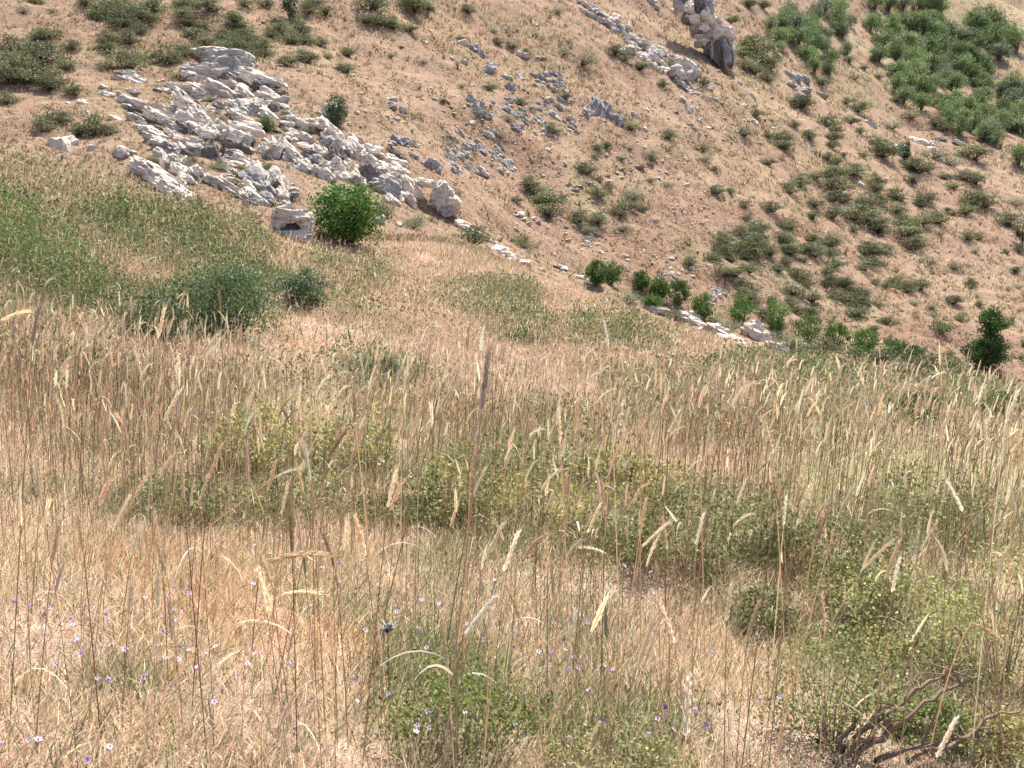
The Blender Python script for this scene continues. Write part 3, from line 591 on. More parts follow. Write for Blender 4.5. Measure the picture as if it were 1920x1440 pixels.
def rubble():
    rng = np.random.default_rng(5)
    areas = [(640, 140, 1000, 360, 900), (850, 180, 1330, 460, 1700), (1260, 120, 1450, 270, 500), (960, 380, 1350, 570, 1300), (1330, 420, 1920, 660, 700), (1300, 200, 1920, 450, 500), (0, 0, 640, 280, 500), (220, 130, 560, 370, 700), (480, 230, 860, 400, 600), (640, 0, 1300, 200, 400)]
    C, Sz = [], []
    for x0, y0, x1, y1, n in areas:
        for _ in range(int(n * .5)):
            px = rng.uniform(x0, x1); py = rng.uniform(y0, y1)
            C.append((px, py)); Sz.append(rng.gamma(2.2, 1.0) + .8)
    V, T, Cc = [], [], []
    t = np.array([[0, 2, 4], [2, 1, 4], [1, 3, 4], [3, 0, 4], [2, 0, 5], [1, 2, 5], [3, 1, 5], [0, 3, 5]])
    o = np.array([[1, 0, 0], [-1, 0, 0], [0, 1, 0], [0, -1, 0], [0, 0, 1], [0, 0, -1]], float)
    for i, ((px, py), s) in enumerate(zip(C, Sz)):
        p = hit(px, py, beyond(px)); k = p[1] / F * s * .6
        q = o * rng.uniform(.6, 1.3, (6, 3)) * np.array([1.2, 1, .65]) + rng.normal(0, .18, (6, 3))
        a = rng.uniform(0, 6.28); ca, sa = math.cos(a), math.sin(a)
        q = q @ np.array([[ca, sa, 0], [-sa, ca, 0], [0, 0, 1]]).T
        V.append(q * k + p + np.array([0, 0, k * .25])); T.append(t + 6 * i)
        b = np.array([.40, .32, .26]) * rng.uniform(.55, 1.2) if rng.random() < .7 else np.array([.36, .25, .18]) * rng.uniform(.7, 1.1)
        Cc.append(np.repeat(b[None], 6, 0))
    me = mesh_np('scree_gravel', np.concatenate(V), np.concatenate(T), M_WOOD, np.concatenate(Cc))
    tag(link('scree_gravel', me), 'small broken stones strewn over the dry hillside', 'gravel', kind='stuff')
rubble()

# ------------------------------------------------------------------ hillside shrubs and trees
def cushion_mesh(name, seed, base, pads=22, n=95, mat=None, flat=.32, tall=.80, leaf=.066, aspect=.55):
    """a spreading shrub, 1 wide: ragged horizontal sprays of small leaves over dark twigs"""
    rng = np.random.default_rng(seed); g = Geo(); CS = []
    for k in range(pads):
        a = rng.uniform(0, 6.28); r = .46 * math.sqrt(rng.uniform(0, 1))
        z = tall * (1 - (r / .5) ** 2 * .75) * rng.uniform(.35, 1.0)
        c = np.array([r * math.cos(a), r * math.sin(a), z]); CS.append(c)
        m = int(n * rng.uniform(.5, 1.3)); s = rng.uniform(.10, .19)
        pos = c + rng.normal(0, 1, (m, 3)) * np.array([s, s, s * flat])
        pos[:, 2] = np.abs(pos[:, 2])
        cc = jitter(np.array(base) * math.exp(rng.normal(0, .22)), m, .2, .06, rng)
        leaves(g, pos, rng.uniform(.6, 1.3, (m, 1)) * leaf, cc, rng, up=.15, aspect=aspect)
    m = len(CS); ends = np.array(CS)
    st = np.zeros((m, 3)); st[:, :2] = ends[:, :2] * .1
    Pc = np.stack([st, (st + ends) / 2 + rng.normal(0, .04, (m, 3)), ends], 1)
    g.tubes(Pc, np.broadcast_to(np.array([.022, .016, .008]), (m, 3)), jitter((.12, .085, .06), m, .15, .04, rng))
    return g.mesh(name, mat or M_SCRUB)
G_OLIVE = (.138, .150, .070)
CUSH = [cushion_mesh('cushion_shrub', s, G_OLIVE) for s in range(8)]
PALEC = [cushion_mesh('pale_scrub', 40 + s, (.20, .21, .12), pads=18, n=80, flat=.6, tall=.6, aspect=.3) for s in range(4)]
GRN = [cushion_mesh('green_scrub', 60 + s, (.07, .13, .03), pads=16, n=70, flat=.8, tall=.75) for s in range(4)]
def tree_mesh(name, seed, base, tall=1.05, n=2600, leaf=.052):
    rng = np.random.default_rng(seed); g = Geo()
    for k in range(24):
        d = rand_unit(1, rng)[0]; r = rng.uniform(.1, .36)
        c = np.array([d[0] * r * 1.25, d[1] * r * 1.25, tall * .44 + d[2] * r * tall])
        m = int(n / 24 * rng.uniform(.6, 1.4)); s = rng.uniform(.07, .13)
        pos = c + rng.normal(0, s, (m, 3)) * np.array([1, 1, .75]); pos[:, 2] = np.maximum(pos[:, 2], .05)
        leaves(g, pos, rng.uniform(.6, 1.3, (m, 1)) * leaf, jitter(np.array(base) * math.exp(rng.normal(0, .2)), m, .2, .06, rng), rng, aspect=.6)
    return g.mesh(name, M_LEAF)
def trunk_mesh(name, seed, tall=1.05):
    rng = np.random.default_rng(seed); g = Geo(); m = 6
    ends = np.stack([rng.normal(0, .17, m), rng.normal(0, .17, m), rng.uniform(.45, .8, m) * tall], -1)
    Pc = np.stack([np.zeros((m, 3)), np.stack([ends[:, 0] * .3, ends[:, 1] * .3, ends[:, 2] * .45], -1), ends], 1)
    Pc[:, 0, 2] = -.06
    g.tubes(Pc, np.broadcast_to(np.array([.03, .022, .008]), (m, 3)), jitter((.13, .095, .07), m, .1, .03, rng), 5)
    return g.mesh(name, M_WOOD)
OAK = [tree_mesh('crown', 80 + s, (.15, .21, .08)) for s in range(7)]
OAKD = [tree_mesh('crown', 95 + s, (.14, .17, .098)) for s in range(3)]
TRUNKS = [trunk_mesh('trunk', 120 + s) for s in range(4)]

LANDMARKS = [((650, 405), 'the round bright green bush'), ((540, 418), 'the hollowed white boulder'), ((460, 140), 'the outcrop crown'), ((290, 340), 'the long pale slab'), ((825, 375), 'the rib end block'),
             ((1345, 90), 'the tall dark crag'), ((1200, 90), 'the broken rock ridge'), ((1125, 210), 'the fluted grey rock face'), ((1697, 285), 'the cypress'), ((1855, 645), 'the dark round tree'),
             ((1130, 515), 'the leftmost sapling'), ((1315, 575), 'the last sapling pair'), ((1520, 90), 'the left oak clump'), ((1720, 130), 'the large oak grove'), ((900, 285), 'the low grey ledges'), ((1420, 630), 'the rounded pale boulder'),
             ((1140, 335), 'the row of brown ledges'), ((1740, 265), 'the white rocks by the cypress'), ((630, 195), 'the dark shrub on the rib'), ((107, 275), 'the lone far left boulder'), ((1508, 170), 'the purplish broken rock'), ((1280, 150), 'the rounded ridge end rock')]
USED = {}
def where(px, py):
    best = min(LANDMARKS, key=lambda l: math.hypot(px - l[0][0], py - l[0][1]))
    dx, dy = px - best[0][0], py - best[0][1]; d = math.hypot(dx, dy)
    far = 'just' if d < 55 else 'near' if d < 110 else 'off' if d < 180 else 'far'
    a = math.degrees(math.atan2(-dy, dx)) % 360
    k = int(((a + 11.25) % 360) // 22.5)
    names = ['level right of', 'slightly uphill right of', 'uphill right of', 'steeply uphill right of', 'straight uphill of', 'steeply uphill left of', 'uphill left of', 'slightly uphill left of', 'level left of', 'slightly downhill left of', 'downhill left of', 'steeply downhill left of', 'straight downhill of', 'steeply downhill right of', 'downhill right of', 'slightly downhill right of']
    return f'{far} {names[k]} {best[1]}'
def scrub(px, py, w, h, kind):
    p = hit(px, py + h * .42, beyond(px))
    if px < 700 and py > 380 and kind == 'c': p = hit(px, py + h * .42)
    k = np.linalg.norm(p) / F
    rng = np.random.default_rng(int(px * 31 + py * 7))
    W = w * k * .98
    size = 'wide' if w > 52 else 'large' if w > 38 else 'medium' if w > 27 else 'small'
    if kind in 'cpg':
        ms = {'c': CUSH, 'p': PALEC, 'g': GRN}[kind]
        nm = {'c': 'cushion_shrub', 'p': 'pale_scrub', 'g': 'green_scrub'}[kind]
        look = {'c': 'grey-green shrub', 'p': 'pale feathery scrub', 'g': 'fresh green shrub'}[kind]
        o = link(nm, ms[rng.integers(len(ms))])
        o.location = p - np.array([0, 0, .03 * W]); o.rotation_euler = (R(rng.uniform(6, 16)), 0, rng.uniform(0, 6.28))
        o.rotation_euler = (0, 0, rng.uniform(0, 6.28))
        o.scale = (W, W, max(h * k * 1.5, W * .72))
        cat = 'shrub'
    else:
        nm, look, cat = 'oak_tree', ('grey-green oak' if kind == 'd' else 'bright green oak'), 'tree'
        o = empty('oak_tree', p - np.array([0, 0, .05]))
        o.rotation_euler.z = rng.uniform(0, 6.28); o.scale = (W * 1.15, W * 1.15, h * k * 1.1)
        ms = OAKD if kind == 'd' else OAK
        link('crown', ms[rng.integers(len(ms))], o); link('trunk', TRUNKS[rng.integers(4)], o)
    lab = f'{size} {look} {where(px, py)}'
    USED.setdefault(lab, []).append(o)
    o['label'] = lab; o['category'] = cat
    return o

def parse(s, off, sc, kd='c'):
    out = []
    for tok in s.split():
        k = kd
        if tok[-1].isalpha(): k, tok = tok[-1], tok[:-1]
        a = list(map(float, tok.split(',')))
        w = a[2] / sc
        h = (a[3] / sc) if len(a) > 3 else w * {'c': .52, 'p': .5, 'g': .62, 't': 1.05, 'd': 1.0}[k]
        out.append((off[0] + a[0] / sc, off[1] + a[1] / sc, w, h, k))
    return out
R1 = ("620,60,200 700,40,150 760,90,160 680,120,160 800,110,120 790,170,100 870,40,150 590,50,120 480,15,90 530,100,80 200,10,80 130,55,90p 300,60,60p "
 "1020,20,120 1100,20,150 1180,40,120 1050,80,120 1060,125,100 1140,150,80 1320,110,120 1350,145,100 1380,20,80 1490,20,90 1660,120,90 1740,50,110 1830,70,100 1760,10,100 1560,120,100 1590,170,120 1690,160,120 1520,190,90 1640,220,120 1720,230,100 1800,240,90 "
 "1100,200,120 1160,240,140 1250,210,120 1310,240,140 1390,210,140 1450,250,150 1350,285,160 1480,300,90 1260,280,120 1390,320,100 600,220,110 720,220,130 590,260,100 "
 "280,190,140 210,215,70 400,260,90 280,265,50 90,280,180 230,310,200 110,350,150 370,370,110 100,400,230 230,430,200 50,440,150 280,480,120 40,560,110 420,515,100 930,310,160 1040,290,120 970,340,90 730,350,200 800,330,80 600,360,150p "
 "1620,350,110 1730,330,120 1840,320,60 1910,380,60 1700,290,60 300,660,150 250,715,120 530,720,180 440,740,100 610,740,90 1520,960,110 1510,700,90,80p 1020,630,70,40p 940,930,60,50p 1370,980,80,60p 1230,930,110,60p 870,900,60,70p 1080,930,90,80p")
R2 = ("180,20,170 240,110,160 290,145,80 380,160,90 130,110,90 410,30,170 480,40,80 360,15,80 710,55,90 1210,60,90p 40,300,90 30,390,90 880,235,70 960,260,60 1040,285,40 670,215,50 830,490,90 680,480,60p 1260,545,80 1010,580,80 1630,710,90 1540,290,110 1670,370,110 1590,330,80 1860,370,80 1810,470,70 1840,760,100 "
 "1440,830,70 1490,820,70 1380,950,120 1570,890,60 1050,1030,120 1170,1110,200 1160,1190,150 985,1120,70 1090,1065,100 1450,1090,100 1500,1050,80 1640,1090,150p 1600,1160,120 1340,1220,130 1440,1230,120 1560,1190,110 1580,1280,100p 1690,1180,90 1740,1010,70p 740,1370,200 1010,1365,130 400,1270,150p 770,620,100p 940,660,100p 1180,730,110 570,570,40 280,310,60p 460,345,50p 250,1180,120,90p 660,1080,60p 1350,330,160p 1250,290,90p 850,170,60p 1740,870,120,90p 1620,830,60p 1430,880,60g 1490,820,50g 1830,1030,90p 1390,1290,110p 600,800,80p 900,760,60p")
R3 = ("450,30,70 370,20,80 270,110,90 200,100,60p 420,270,200 460,335,150 400,385,140 470,440,90 330,350,120p 330,300,100 490,370,90 820,690,120 850,725,80 940,680,90 560,770,110 570,820,100 480,760,60 620,700,70 710,760,90 840,770,90 840,815,70 480,910,80 345,750,80 120,460,70 180,950,50 100,820,120p 120,890,100p 410,640,70 660,580,130 780,460,90 920,570,60 980,600,120 810,880,60 860,910,80 905,870,40 1015,870,60 1000,740,60 1090,800,120 1120,850,150 1320,940,150 1280,935,100 1370,945,80 1400,860,150p 1500,900,140p 1640,870,150 1290,1010,90 1470,990,70 1520,1050,60 1580,990,90 1650,1010,110 960,960,110 860,980,150 860,1045,150 740,990,80 660,1020,120 600,1060,120 1080,1020,110 1085,1060,90 840,1110,120 910,1115,80 1030,1130,120 1100,1120,90 1190,1090,100 1220,1115,60 1360,1110,120 1340,1145,90 1620,1120,150 1700,1140,120 1590,1180,110 190,1070,90 270,1075,60 350,1150,80 350,1220,70 500,1170,110 740,1140,100 730,1215,90 840,1200,130 960,1200,150 1050,1170,120 1190,1175,110 1060,1235,150 960,1290,60 1100,1280,120 1250,1250,130 1350,1240,110 1430,1230,130 1450,1310,60p 1250,1300,150 1310,1370,120 1600,1330,90 1660,1330,60 1830,1240,130 1890,1400,80 1870,1130,120p 1490,1180,40 1520,1200,40 580,1260,110 430,1290,150 330,1310,130 230,1340,130 200,1400,130 390,1385,200 560,1340,120 600,1390,100 720,1340,80 820,1350,120 760,1385,120 680,1400,100 1060,1410,150 1140,1400,80 930,330,90p 900,290,80p 960,430,70p 1080,330,60 1100,430,50 1020,380,50 1280,640,120p 1420,690,100 1480,720,90 1200,560,60 1170,700,100p")
R6 = ("390,20,120 220,60,120 340,70,130 440,60,90 180,120,90 360,110,120 490,100,90 270,135,90 40,150,90 590,30,90 600,90,100 570,150,90 820,50,100 740,100,110 840,110,90 850,160,110 820,200,90 680,140,60 230,210,120 370,190,120 300,215,90 540,190,80 650,230,130 690,270,100 340,275,100 380,305,100 330,335,120 390,370,130 610,310,120 610,380,90 640,420,80 500,370,80 720,350,110 450,440,90 700,440,110 830,260,110 900,270,100 990,310,110 1010,350,90 870,340,110 960,370,140 970,430,130 1080,270,60 1150,290,80 1200,270,110 1260,300,110 1330,290,110 1100,390,80 1150,490,100 1080,530,60 1300,380,70p 1400,400,70p 1410,450,70p 1450,520,120g 1570,470,80g 1520,370,90 1620,270,70 1670,390,50 1500,670,50 1050,100,130 1060,155,110 1020,180,90 1140,100,60 1380,140,80p 1530,170,100p 1640,90,60p 1870,200,60 1890,290,60p 1850,490,50p 1810,95,40 1910,610,70g 1890,680,100p 1830,620,70p 540,560,150p 460,560,110p 640,620,130p 820,620,90p 180,470,110p")
TREES = ("540,210,110 560,130,110 620,130,110d 650,220,110 700,150,110 750,250,110 700,310,100 740,375,90 780,200,100d 830,330,90 820,385,80 870,100,110 800,40,110d 900,180,90d 760,90,110d 600,60,100d 880,40,100 940,120,80d 530,270,80 "
 "1090,150,100 1130,230,110 1180,170,110 1220,130,110 1290,130,120 1350,160,120 1200,300,110 1260,250,120 1300,330,120 1380,260,120 1440,220,120 1500,170,100d 1560,210,110d 1640,140,120 1700,120,120 1760,140,110 1730,220,120 1830,200,110 1880,250,110 1650,250,120 1540,300,120 1480,340,90d 1400,370,120 1310,410,110 1220,400,110 1190,480,100 1240,540,110 1290,480,110 1360,500,110 1340,580,110 1450,420,100d 1560,370,110 1640,340,110 1700,390,100 1600,300,110 1780,300,110d 1480,610,100 1530,580,100 1600,620,110 1670,580,110 1500,680,90 1560,720,100 1640,700,110 1700,640,100 1720,730,90 1780,700,110 1760,790,80 1830,680,110 1900,640,110 1800,500,100d 1850,490,110 1910,520,110d 1850,560,110d 1690,530,90d 1080,10,110 1160,20,110 1240,20,100d 1380,30,110 1440,55,110 1330,30,90 1890,880,120 1690,460,80d")
RT1 = '800,610,130,80p 1080,500,110,80p 640,690,110,60p 1650,780,140,130g 540,1130,120,110p 690,1180,90,90g 900,1110,150,90p 1160,1180,190,90p 1400,1270,150,120g 1250,180,120,70p 1090,230,110,70p 1500,920,90,110p 740,270,130,70p 1340,470,90,60p 1190,700,90,60p 980,1180,110,70p'
RT2 = '340,140,110,70p 180,260,130,110g 200,640,160,90c 1440,390,90,60p 1100,520,90,60p 1200,960,190,150p 1480,1050,170,110p 560,300,90,50p 840,600,80,60p 1000,480,80,50p 60,390,80,90p'
RG = '1480,640,60,34p 1540,652,60,30c 1598,662,50,28g 1650,672,56,30c 1365,606,46,26p 1735,684,70,40c 1785,690,60,30c 1690,688,60,30p 1180,556,50,30p 1265,590,50,28p'
for b in parse(RT1, Z1, S1) + parse(RT2, Z2, S2) + parse(RG, (0, 0), 1) + parse(R1, (0, 0), 3) + parse(R2, (640, 0), 3) + parse(R3, (1280, 0), 3) + parse(R6, (1280, 440), 3) + parse(TREES, (1280, 0), 3, 't'):
    scrub(*b)
_r = np.random.default_rng(8)
for x0, y0, x1, y1, sk, m in ((510, 60, 900, 360, 130, 14), (1100, 110, 1850, 560, 150, 26), (1480, 560, 1910, 760, 60, 16)):
    for _ in range(m):
        v = _r.uniform(); scrub(1280 + (_r.uniform(x0, x1) + sk * (v - .5)) / 3, (y0 + v * (y1 - y0)) / 3, _r.uniform(24, 36), _r.uniform(24, 36), _r.choice(['t', 't', 't', 'd']))
for lab, os_ in USED.items():
    if len(os_) > 1:
        for o in os_: o['group'] = lab

# single trees and bushes with parts
def bush(name, label, cat, px, py_base, w, h, ymin, seed, n, leaf, base, clumps=60, up=.3, aspect=.45, shape=1.0, trunk=(.11, .08, .06), tip=None, foliage='crown', stems='trunk', mat=None, nstem=9, low=.02, round_=.42, stem_w=3.0):
    p = hit(px, py_base, ymin); k = np.linalg.norm(p) / F
    W, Ht = w * k, h * k
    rng = np.random.default_rng(seed)
    root = empty(name, p - np.array([0, 0, .03])); tag(root, label, cat)
    g = Geo()
    for _ in range(clumps):
        d = rand_unit(1, rng)[0]; r = rng.uniform(.35, 1) ** .6 * round_ * rng.choice([.85, 1, 1, 1.16])
        c = np.array([d[0] * r * W, d[1] * r * W * shape, Ht * (.5 + d[2] * r * 1.05)])
        m = int(n / clumps * rng.uniform(.6, 1.4)); s = rng.uniform(.06, .12)
        pos = c + rng.normal(0, s, (m, 3)) * np.array([W, W, Ht * .8])
        pos[:, 2] = np.where(pos[:, 2] < low * Ht, low * Ht + np.abs(rng.normal(0, .1, m)) * Ht, pos[:, 2])
        cc = jitter(np.array(base) * math.exp(rng.normal(0, .16)), m, .18, .06, rng)
        if tip is not None:
            tsel = (rng.random(m) < .45) & (pos[:, 2] > Ht * .35); cc[tsel] = jitter(tip, int(tsel.sum()), .15, .05, rng)
        leaves(g, pos, rng.uniform(.6, 1.3, (m, 1)) * leaf, cc, rng, up=up, aspect=aspect)
    g.build(foliage, mat or M_LEAF, root)
    t = Geo()
    ends = np.stack([rng.normal(0, .24, nstem) * W, rng.normal(0, .24, nstem) * W * shape, rng.uniform(.45, .9, nstem) * Ht], -1)
    Pc = np.stack([ends * np.array([.08, .08, 0]) - np.array([0, 0, .05]), ends * np.array([.45, .45, .4]) + rng.normal(0, .03, (nstem, 3)) * W, ends], 1)
    t.tubes(Pc, np.broadcast_to(np.array([.022, .014, .004]) * min(W, stem_w), (nstem, 3)), jitter(trunk, nstem, .1, .03, rng), 6)
    t.build(stems, M_WOOD, root)
    return root
bush('green_bush', 'round bright green leafy bush at the far edge of the meadow', 'bush', 652, 462, 128, 116, 20.5, 1, 7500, .085, (.066, .14, .022), clumps=90, aspect=.5, tip=(.10, .19, .04))
bush('evergreen_tree', 'dark round tree with two lobed crown at the right meadow edge', 'tree', 1848, 690, 74, 60, 30, 2, 6500, .12, (.05, .095, .025), clumps=50)
tr = bush('evergreen_tree', 'tall dark evergreen on the upper slope above the white outcrop', 'tree', 545, 42, 34, 60, beyond(545), 5, 1500, .16, (.045, .075, .035), clumps=30)
bush('juniper_tree', 'narrow dark cypress shaped tree beside a white leaning rock', 'tree', 1697, 305, 20, 42, beyond(1697), 6, 1200, .16, (.035, .075, .02), clumps=26)
bush('dark_shrub', 'dark leafy shrub growing behind the upper right rib of the outcrop', 'shrub', 632, 238, 46, 62, beyond(632), 7, 1700, .10, (.05, .075, .034), clumps=36)
bush('oak_tree', 'small dark oak at the right edge of the slope', 'tree', 1916, 462, 32, 52, beyond(1916), 8, 900, .16, (.04, .075, .02), clumps=24)
SAP = [(1117, 535, 40, 46, 'left half of the leftmost sapling pair by a bare leaning branch'), (1145, 533, 44, 40, 'right half of the leftmost sapling pair on the gully edge'), (1203, 545, 34, 36, 'sapling beginning the middle row on the gully edge'), (1236, 560, 42, 42, 'middle sapling of the row on the gully edge'), (1273, 572, 36, 50, 'right sapling of the middle row on the gully edge'),
       (1222, 580, 40, 26, 'low green sapling hidden below the middle row'), (1317, 600, 38, 52, 'lone green sapling right of the middle row'), (1390, 608, 48, 46, 'sapling left of the rounded pale boulder'), (1458, 622, 46, 54, 'broad sapling above the rounded pale boulder'), (1512, 642, 60, 56, 'wide sapling right of the rounded pale boulder'), (1568, 655, 46, 52, 'second sapling right of the rounded pale boulder'), (1623, 660, 46, 46, 'third sapling right of the rounded pale boulder'), (1675, 676, 50, 40, 'low dark sapling near the right meadow edge'), (1712, 680, 40, 30, 'last low sapling of the gully row at right')]
for i, (px, py, w, h, lb) in enumerate(SAP):
    e = float(edge_y((px - 960) / F, 1))
    bush('sapling', lb, 'sapling', px, py, w, h, e + 5, 200 + i, 1700, .13, (.10, .165, .045) if i < 12 else (.095, .14, .055), clumps=30, up=1.5, aspect=.36, foliage='foliage', stems='stem', nstem=7)

# upper lobe of the dark round tree
def extra_crown():
    root = [o for o in COL.objects if o.name.startswith('evergreen_tree')][0]
    rng = np.random.default_rng(9); g = Geo()
    k = np.linalg.norm(np.array(root.location)) / F
    W, Ht = 56 * k, 52 * k
    for _ in range(30):
        d = rand_unit(1, rng)[0]; r = rng.uniform(.3, 1) ** .6 * .42
        c = np.array([d[0] * r * W + 9 * k, d[1] * r * W, 76 * k + d[2] * r * Ht])
        m = 110
        pos = c + rng.normal(0, .08, (m, 3)) * W
        leaves(g, pos, rng.uniform(.6, 1.3, (m, 1)) * .12, jitter(np.array((.065, .13, .03)) * math.exp(rng.normal(0, .16)), m, .18, .06, rng), rng, aspect=.5)
    g.build('upper_crown', M_LEAF, root)
extra_crown()

# blue-green bushes of the left mound and other meadow shrubs
def meadow_bush(name, label, px, py, w, h, seed, n, leaf, base, tip=None, **kw):
    kw.setdefault('foliage', 'foliage'); kw.setdefault('stems', 'branch'); kw.setdefault('stem_w', .22)
    return bush(name, label, 'shrub', px, py, w, h, 0, seed, n, leaf, base, tip=tip, **kw)
meadow_bush('sage_bush', 'broad blue-green leafy bush with bluish tips at the right edge of the green mound', 420, 632, 185, 140, 301, 8500, .035, (.068, .115, .038), (.13, .155, .085), clumps=90, up=.9)
meadow_bush('sage_bush', 'rounded blue-green bush standing alone in dry grass', 566, 582, 108, 76, 302, 4200, .04, (.068, .115, .038), (.15, .175, .115), clumps=60, up=.9)
meadow_bush('sage_bush', 'low dark green bush in front of the green mound at left', 300, 640, 150, 90, 303, 3500, .035, (.07, .12, .045), (.16, .18, .09), clumps=50, up=.7)
meadow_bush('juniper_bush', 'dark green juniper mound in dry grass at right with brown base', 1712, 792, 92, 62, 304, 3400, .03, (.075, .10, .045), clumps=44)
meadow_bush('yellow_flowered_plant', 'yellow flowered plant at the left side of the juniper mound', 1656, 760, 46, 38, 305, 700, .03, (.22, .2, .06), (.55, .45, .06), clumps=20)
meadow_bush('leafy_herb', 'broad leaved green herb right of the juniper mound', 1765, 775, 60, 30, 306, 320, .09, (.12, .16, .05), clumps=16, up=1.0, aspect=.3)
meadow_bush('leafy_herb', 'green leafy clump at the right edge of the meadow', 1880, 790, 90, 60, 307, 1800, .035, (.09, .14, .045), clumps=30)
meadow_bush('leafy_herb', 'dark green herb clump alone in the middle of dry meadow', 980, 645, 84, 36, 308, 1500, .04, (.08, .125, .04), clumps=26)
meadow_bush('leafy_herb', 'green herb clump in dry grass below the bare patch', 712, 712, 100, 46, 309, 1900, .035, (.085, .125, .05), clumps=30)
meadow_bush('leafy_herb', 'yellowish small plant in grass before the meadow edge rocks', 1244, 622, 26, 20, 310, 260, .05, (.28, .26, .1), clumps=10)
YG = (.28, .285, .115); YG2 = (.315, .305, .115)
FG = [(1180, 1040, 210, 80, (.22, .23, .10), 'low olive sprawl under the grey dead twigs'), (1570, 1080, 230, 120, (.23, .24, .105), 'olive shrub in reeds right of centre'), (1420, 1180, 150, 90, (.17, .185, .08), 'small olive shrub left of the shrub behind the fallen branches'), (740, 980, 170, 70, (.16, .175, .075), 'low olive sprawl between the left and central shrubs'), (330, 960, 220, 80, (.17, .18, .08), 'thin olive shrub among brown stems at left'),
      (475, 880, 170, 130, YG, 'yellow-green twiggy shrub at left of the middle meadow'), (650, 880, 200, 125, YG, 'yellow-green shrub with dark bare branches left of centre'), (560, 960, 260, 90, (.19, .21, .085), 'low green shrub sprawling in front of the left twiggy shrubs'),
      (850, 985, 190, 150, YG, 'low green shrub just left of the tallest purple ear'), (1010, 1010, 250, 170, YG2, 'yellowish leafy shrub in the centre of the meadow'), (1010, 900, 260, 100, (.19, .21, .085), 'green shrub behind the yellowish central shrub'), (1170, 930, 200, 90, YG2, 'small yellowish shrub above the grey dead twigs'),
      (1290, 1080, 230, 190, (.20, .215, .085), 'green shrub with shaded base right of the grey dead twigs'), (1440, 1060, 200, 170, (.19, .205, .085), 'green shrub in tall grass right of centre'), (1760, 1010, 300, 130, (.20, .215, .09), 'low green shrub under pale reeds at right'),
      (1560, 1400, 220, 230, (.19, .215, .08), 'leafy green shrub at the left end of the dark fallen branches'), (1690, 1230, 260, 170, YG, 'yellow-green shrub above the dark fallen branches'), (1880, 1290, 230, 260, YG, 'large green shrub at the right edge of the foreground'), (1620, 1160, 200, 120, (.20, .215, .085), 'green shrub behind the fallen branches'), (1740, 1390, 150, 90, (.12, .15, .05), 'small shrub sprouting between the dark fallen branches'), (1880, 1420, 160, 90, YG2, 'yellowish sprig in the lower right corner'),
      (860, 1430, 280, 200, (.13, .17, .045), 'fresh green herb mound at the bottom centre'), (1150, 1450, 260, 110, (.22, .23, .10), 'yellow-green herb mat at the bottom right of centre')]
for i, (px, py, w, h, base, lb) in enumerate(FG):
    p = hit(px, py); d = p[1]
    leaf = np.clip(.0046 * d, .013, .030)
    area = w * h * (d / F) ** 2
    n = int(np.clip(area / leaf ** 2 * 2.7, 3000, 13000))
    meadow_bush('low_shrub' if i < 21 else 'green_herb', lb, px, py, w * 1.05, h, 400 + i, n, leaf, base, clumps=46, nstem=18, trunk=(.20, .145, .11), round_=.46, aspect=.6, shape=.9, tip=tuple(np.array(base) * np.array([1.4, 1.32, 1.3])), stem_w=.13)

# dead twigs and fallen branches
def branch_thing(name, label, cat, lines, base, seed, r0, lift0=.05, twig=True):
    rng = np.random.default_rng(seed)
    p0 = hit(*lines[0][0]); root = empty(name, p0); tag(root, label, cat)
    for ln in lines:
        g = Geo(); pts = []
        d0 = hit(*ln[0])[1]
        for j, q in enumerate(ln):
            w = at_y(q[0], q[1], d0 + j * .04)
            zz = max(w[2], H(w[0], w[1]) + .02); pts.append([w[0], w[1], zz])
        pts = np.array(pts)
        tt = np.linspace(0, len(pts) - 1, 14)
        Pc = np.stack([np.interp(tt, np.arange(len(pts)), pts[:, k]) for k in range(3)], -1)
        Pc[1:-1] += rng.normal(0, .006, Pc[1:-1].shape)
        Wd = np.linspace(1, .3, 14)[None] * r0 * rng.uniform(.75, 1.25, (1, 14))
        g.tubes((Pc - p0)[None], Wd, jitter(base, 1, .08, .03, rng), 6)
        if twig:
            for _ in range(4):
                k = rng.integers(3, 13); a = Pc[k] - p0
                e = a + np.array([rng.normal(0, .1), rng.normal(0, .08), rng.uniform(-.02, .12)])
                mid = (a + e) / 2 + rng.normal(0, .012, 3)
                g.tubes(np.stack([a, mid, e])[None], np.array([[.3, .22, .08]]) * r0, jitter(base, 1, .1, .03, rng), 4)
        g.build('branch', M_WOOD, root)
    return root
branch_thing('fallen_branch', 'dark weathered branches lying in the lower right corner', 'branch', [[(1575, 1425), (1660, 1340), (1730, 1290), (1776, 1250)], [(1640, 1440), (1720, 1400), (1800, 1385), (1925, 1362)], [(1560, 1440), (1640, 1370), (1700, 1330)], [(1530, 1400), (1545, 1440), (1555, 1470)], [(1760, 1330), (1800, 1312), (1830, 1300)], [(1630, 1330), (1690, 1290), (1720, 1275)], [(1890, 1440), (1880, 1390), (1900, 1370)], [(1600, 1440), (1680, 1360), (1760, 1300), (1850, 1262)], [(1570, 1430), (1600, 1350), (1650, 1270), (1668, 1235)], [(1580, 1435), (1640, 1345), (1700, 1285)], [(1700, 1440), (1790, 1400), (1860, 1345), (1915, 1330)]], (.20, .135, .095), 1, .0105)
branch_thing('dead_twigs_plant', 'grey dead twigs fanning out right of the central shrub', 'dead plant', [[(1100, 1020), (1150, 980), (1190, 950)], [(1105, 1022), (1140, 960), (1165, 925)], [(1100, 1025), (1160, 1000), (1200, 985)], [(1098, 1020), (1120, 970), (1125, 930)], [(1102, 1022), (1170, 960), (1215, 940)]], (.30, .28, .27), 2, .004)
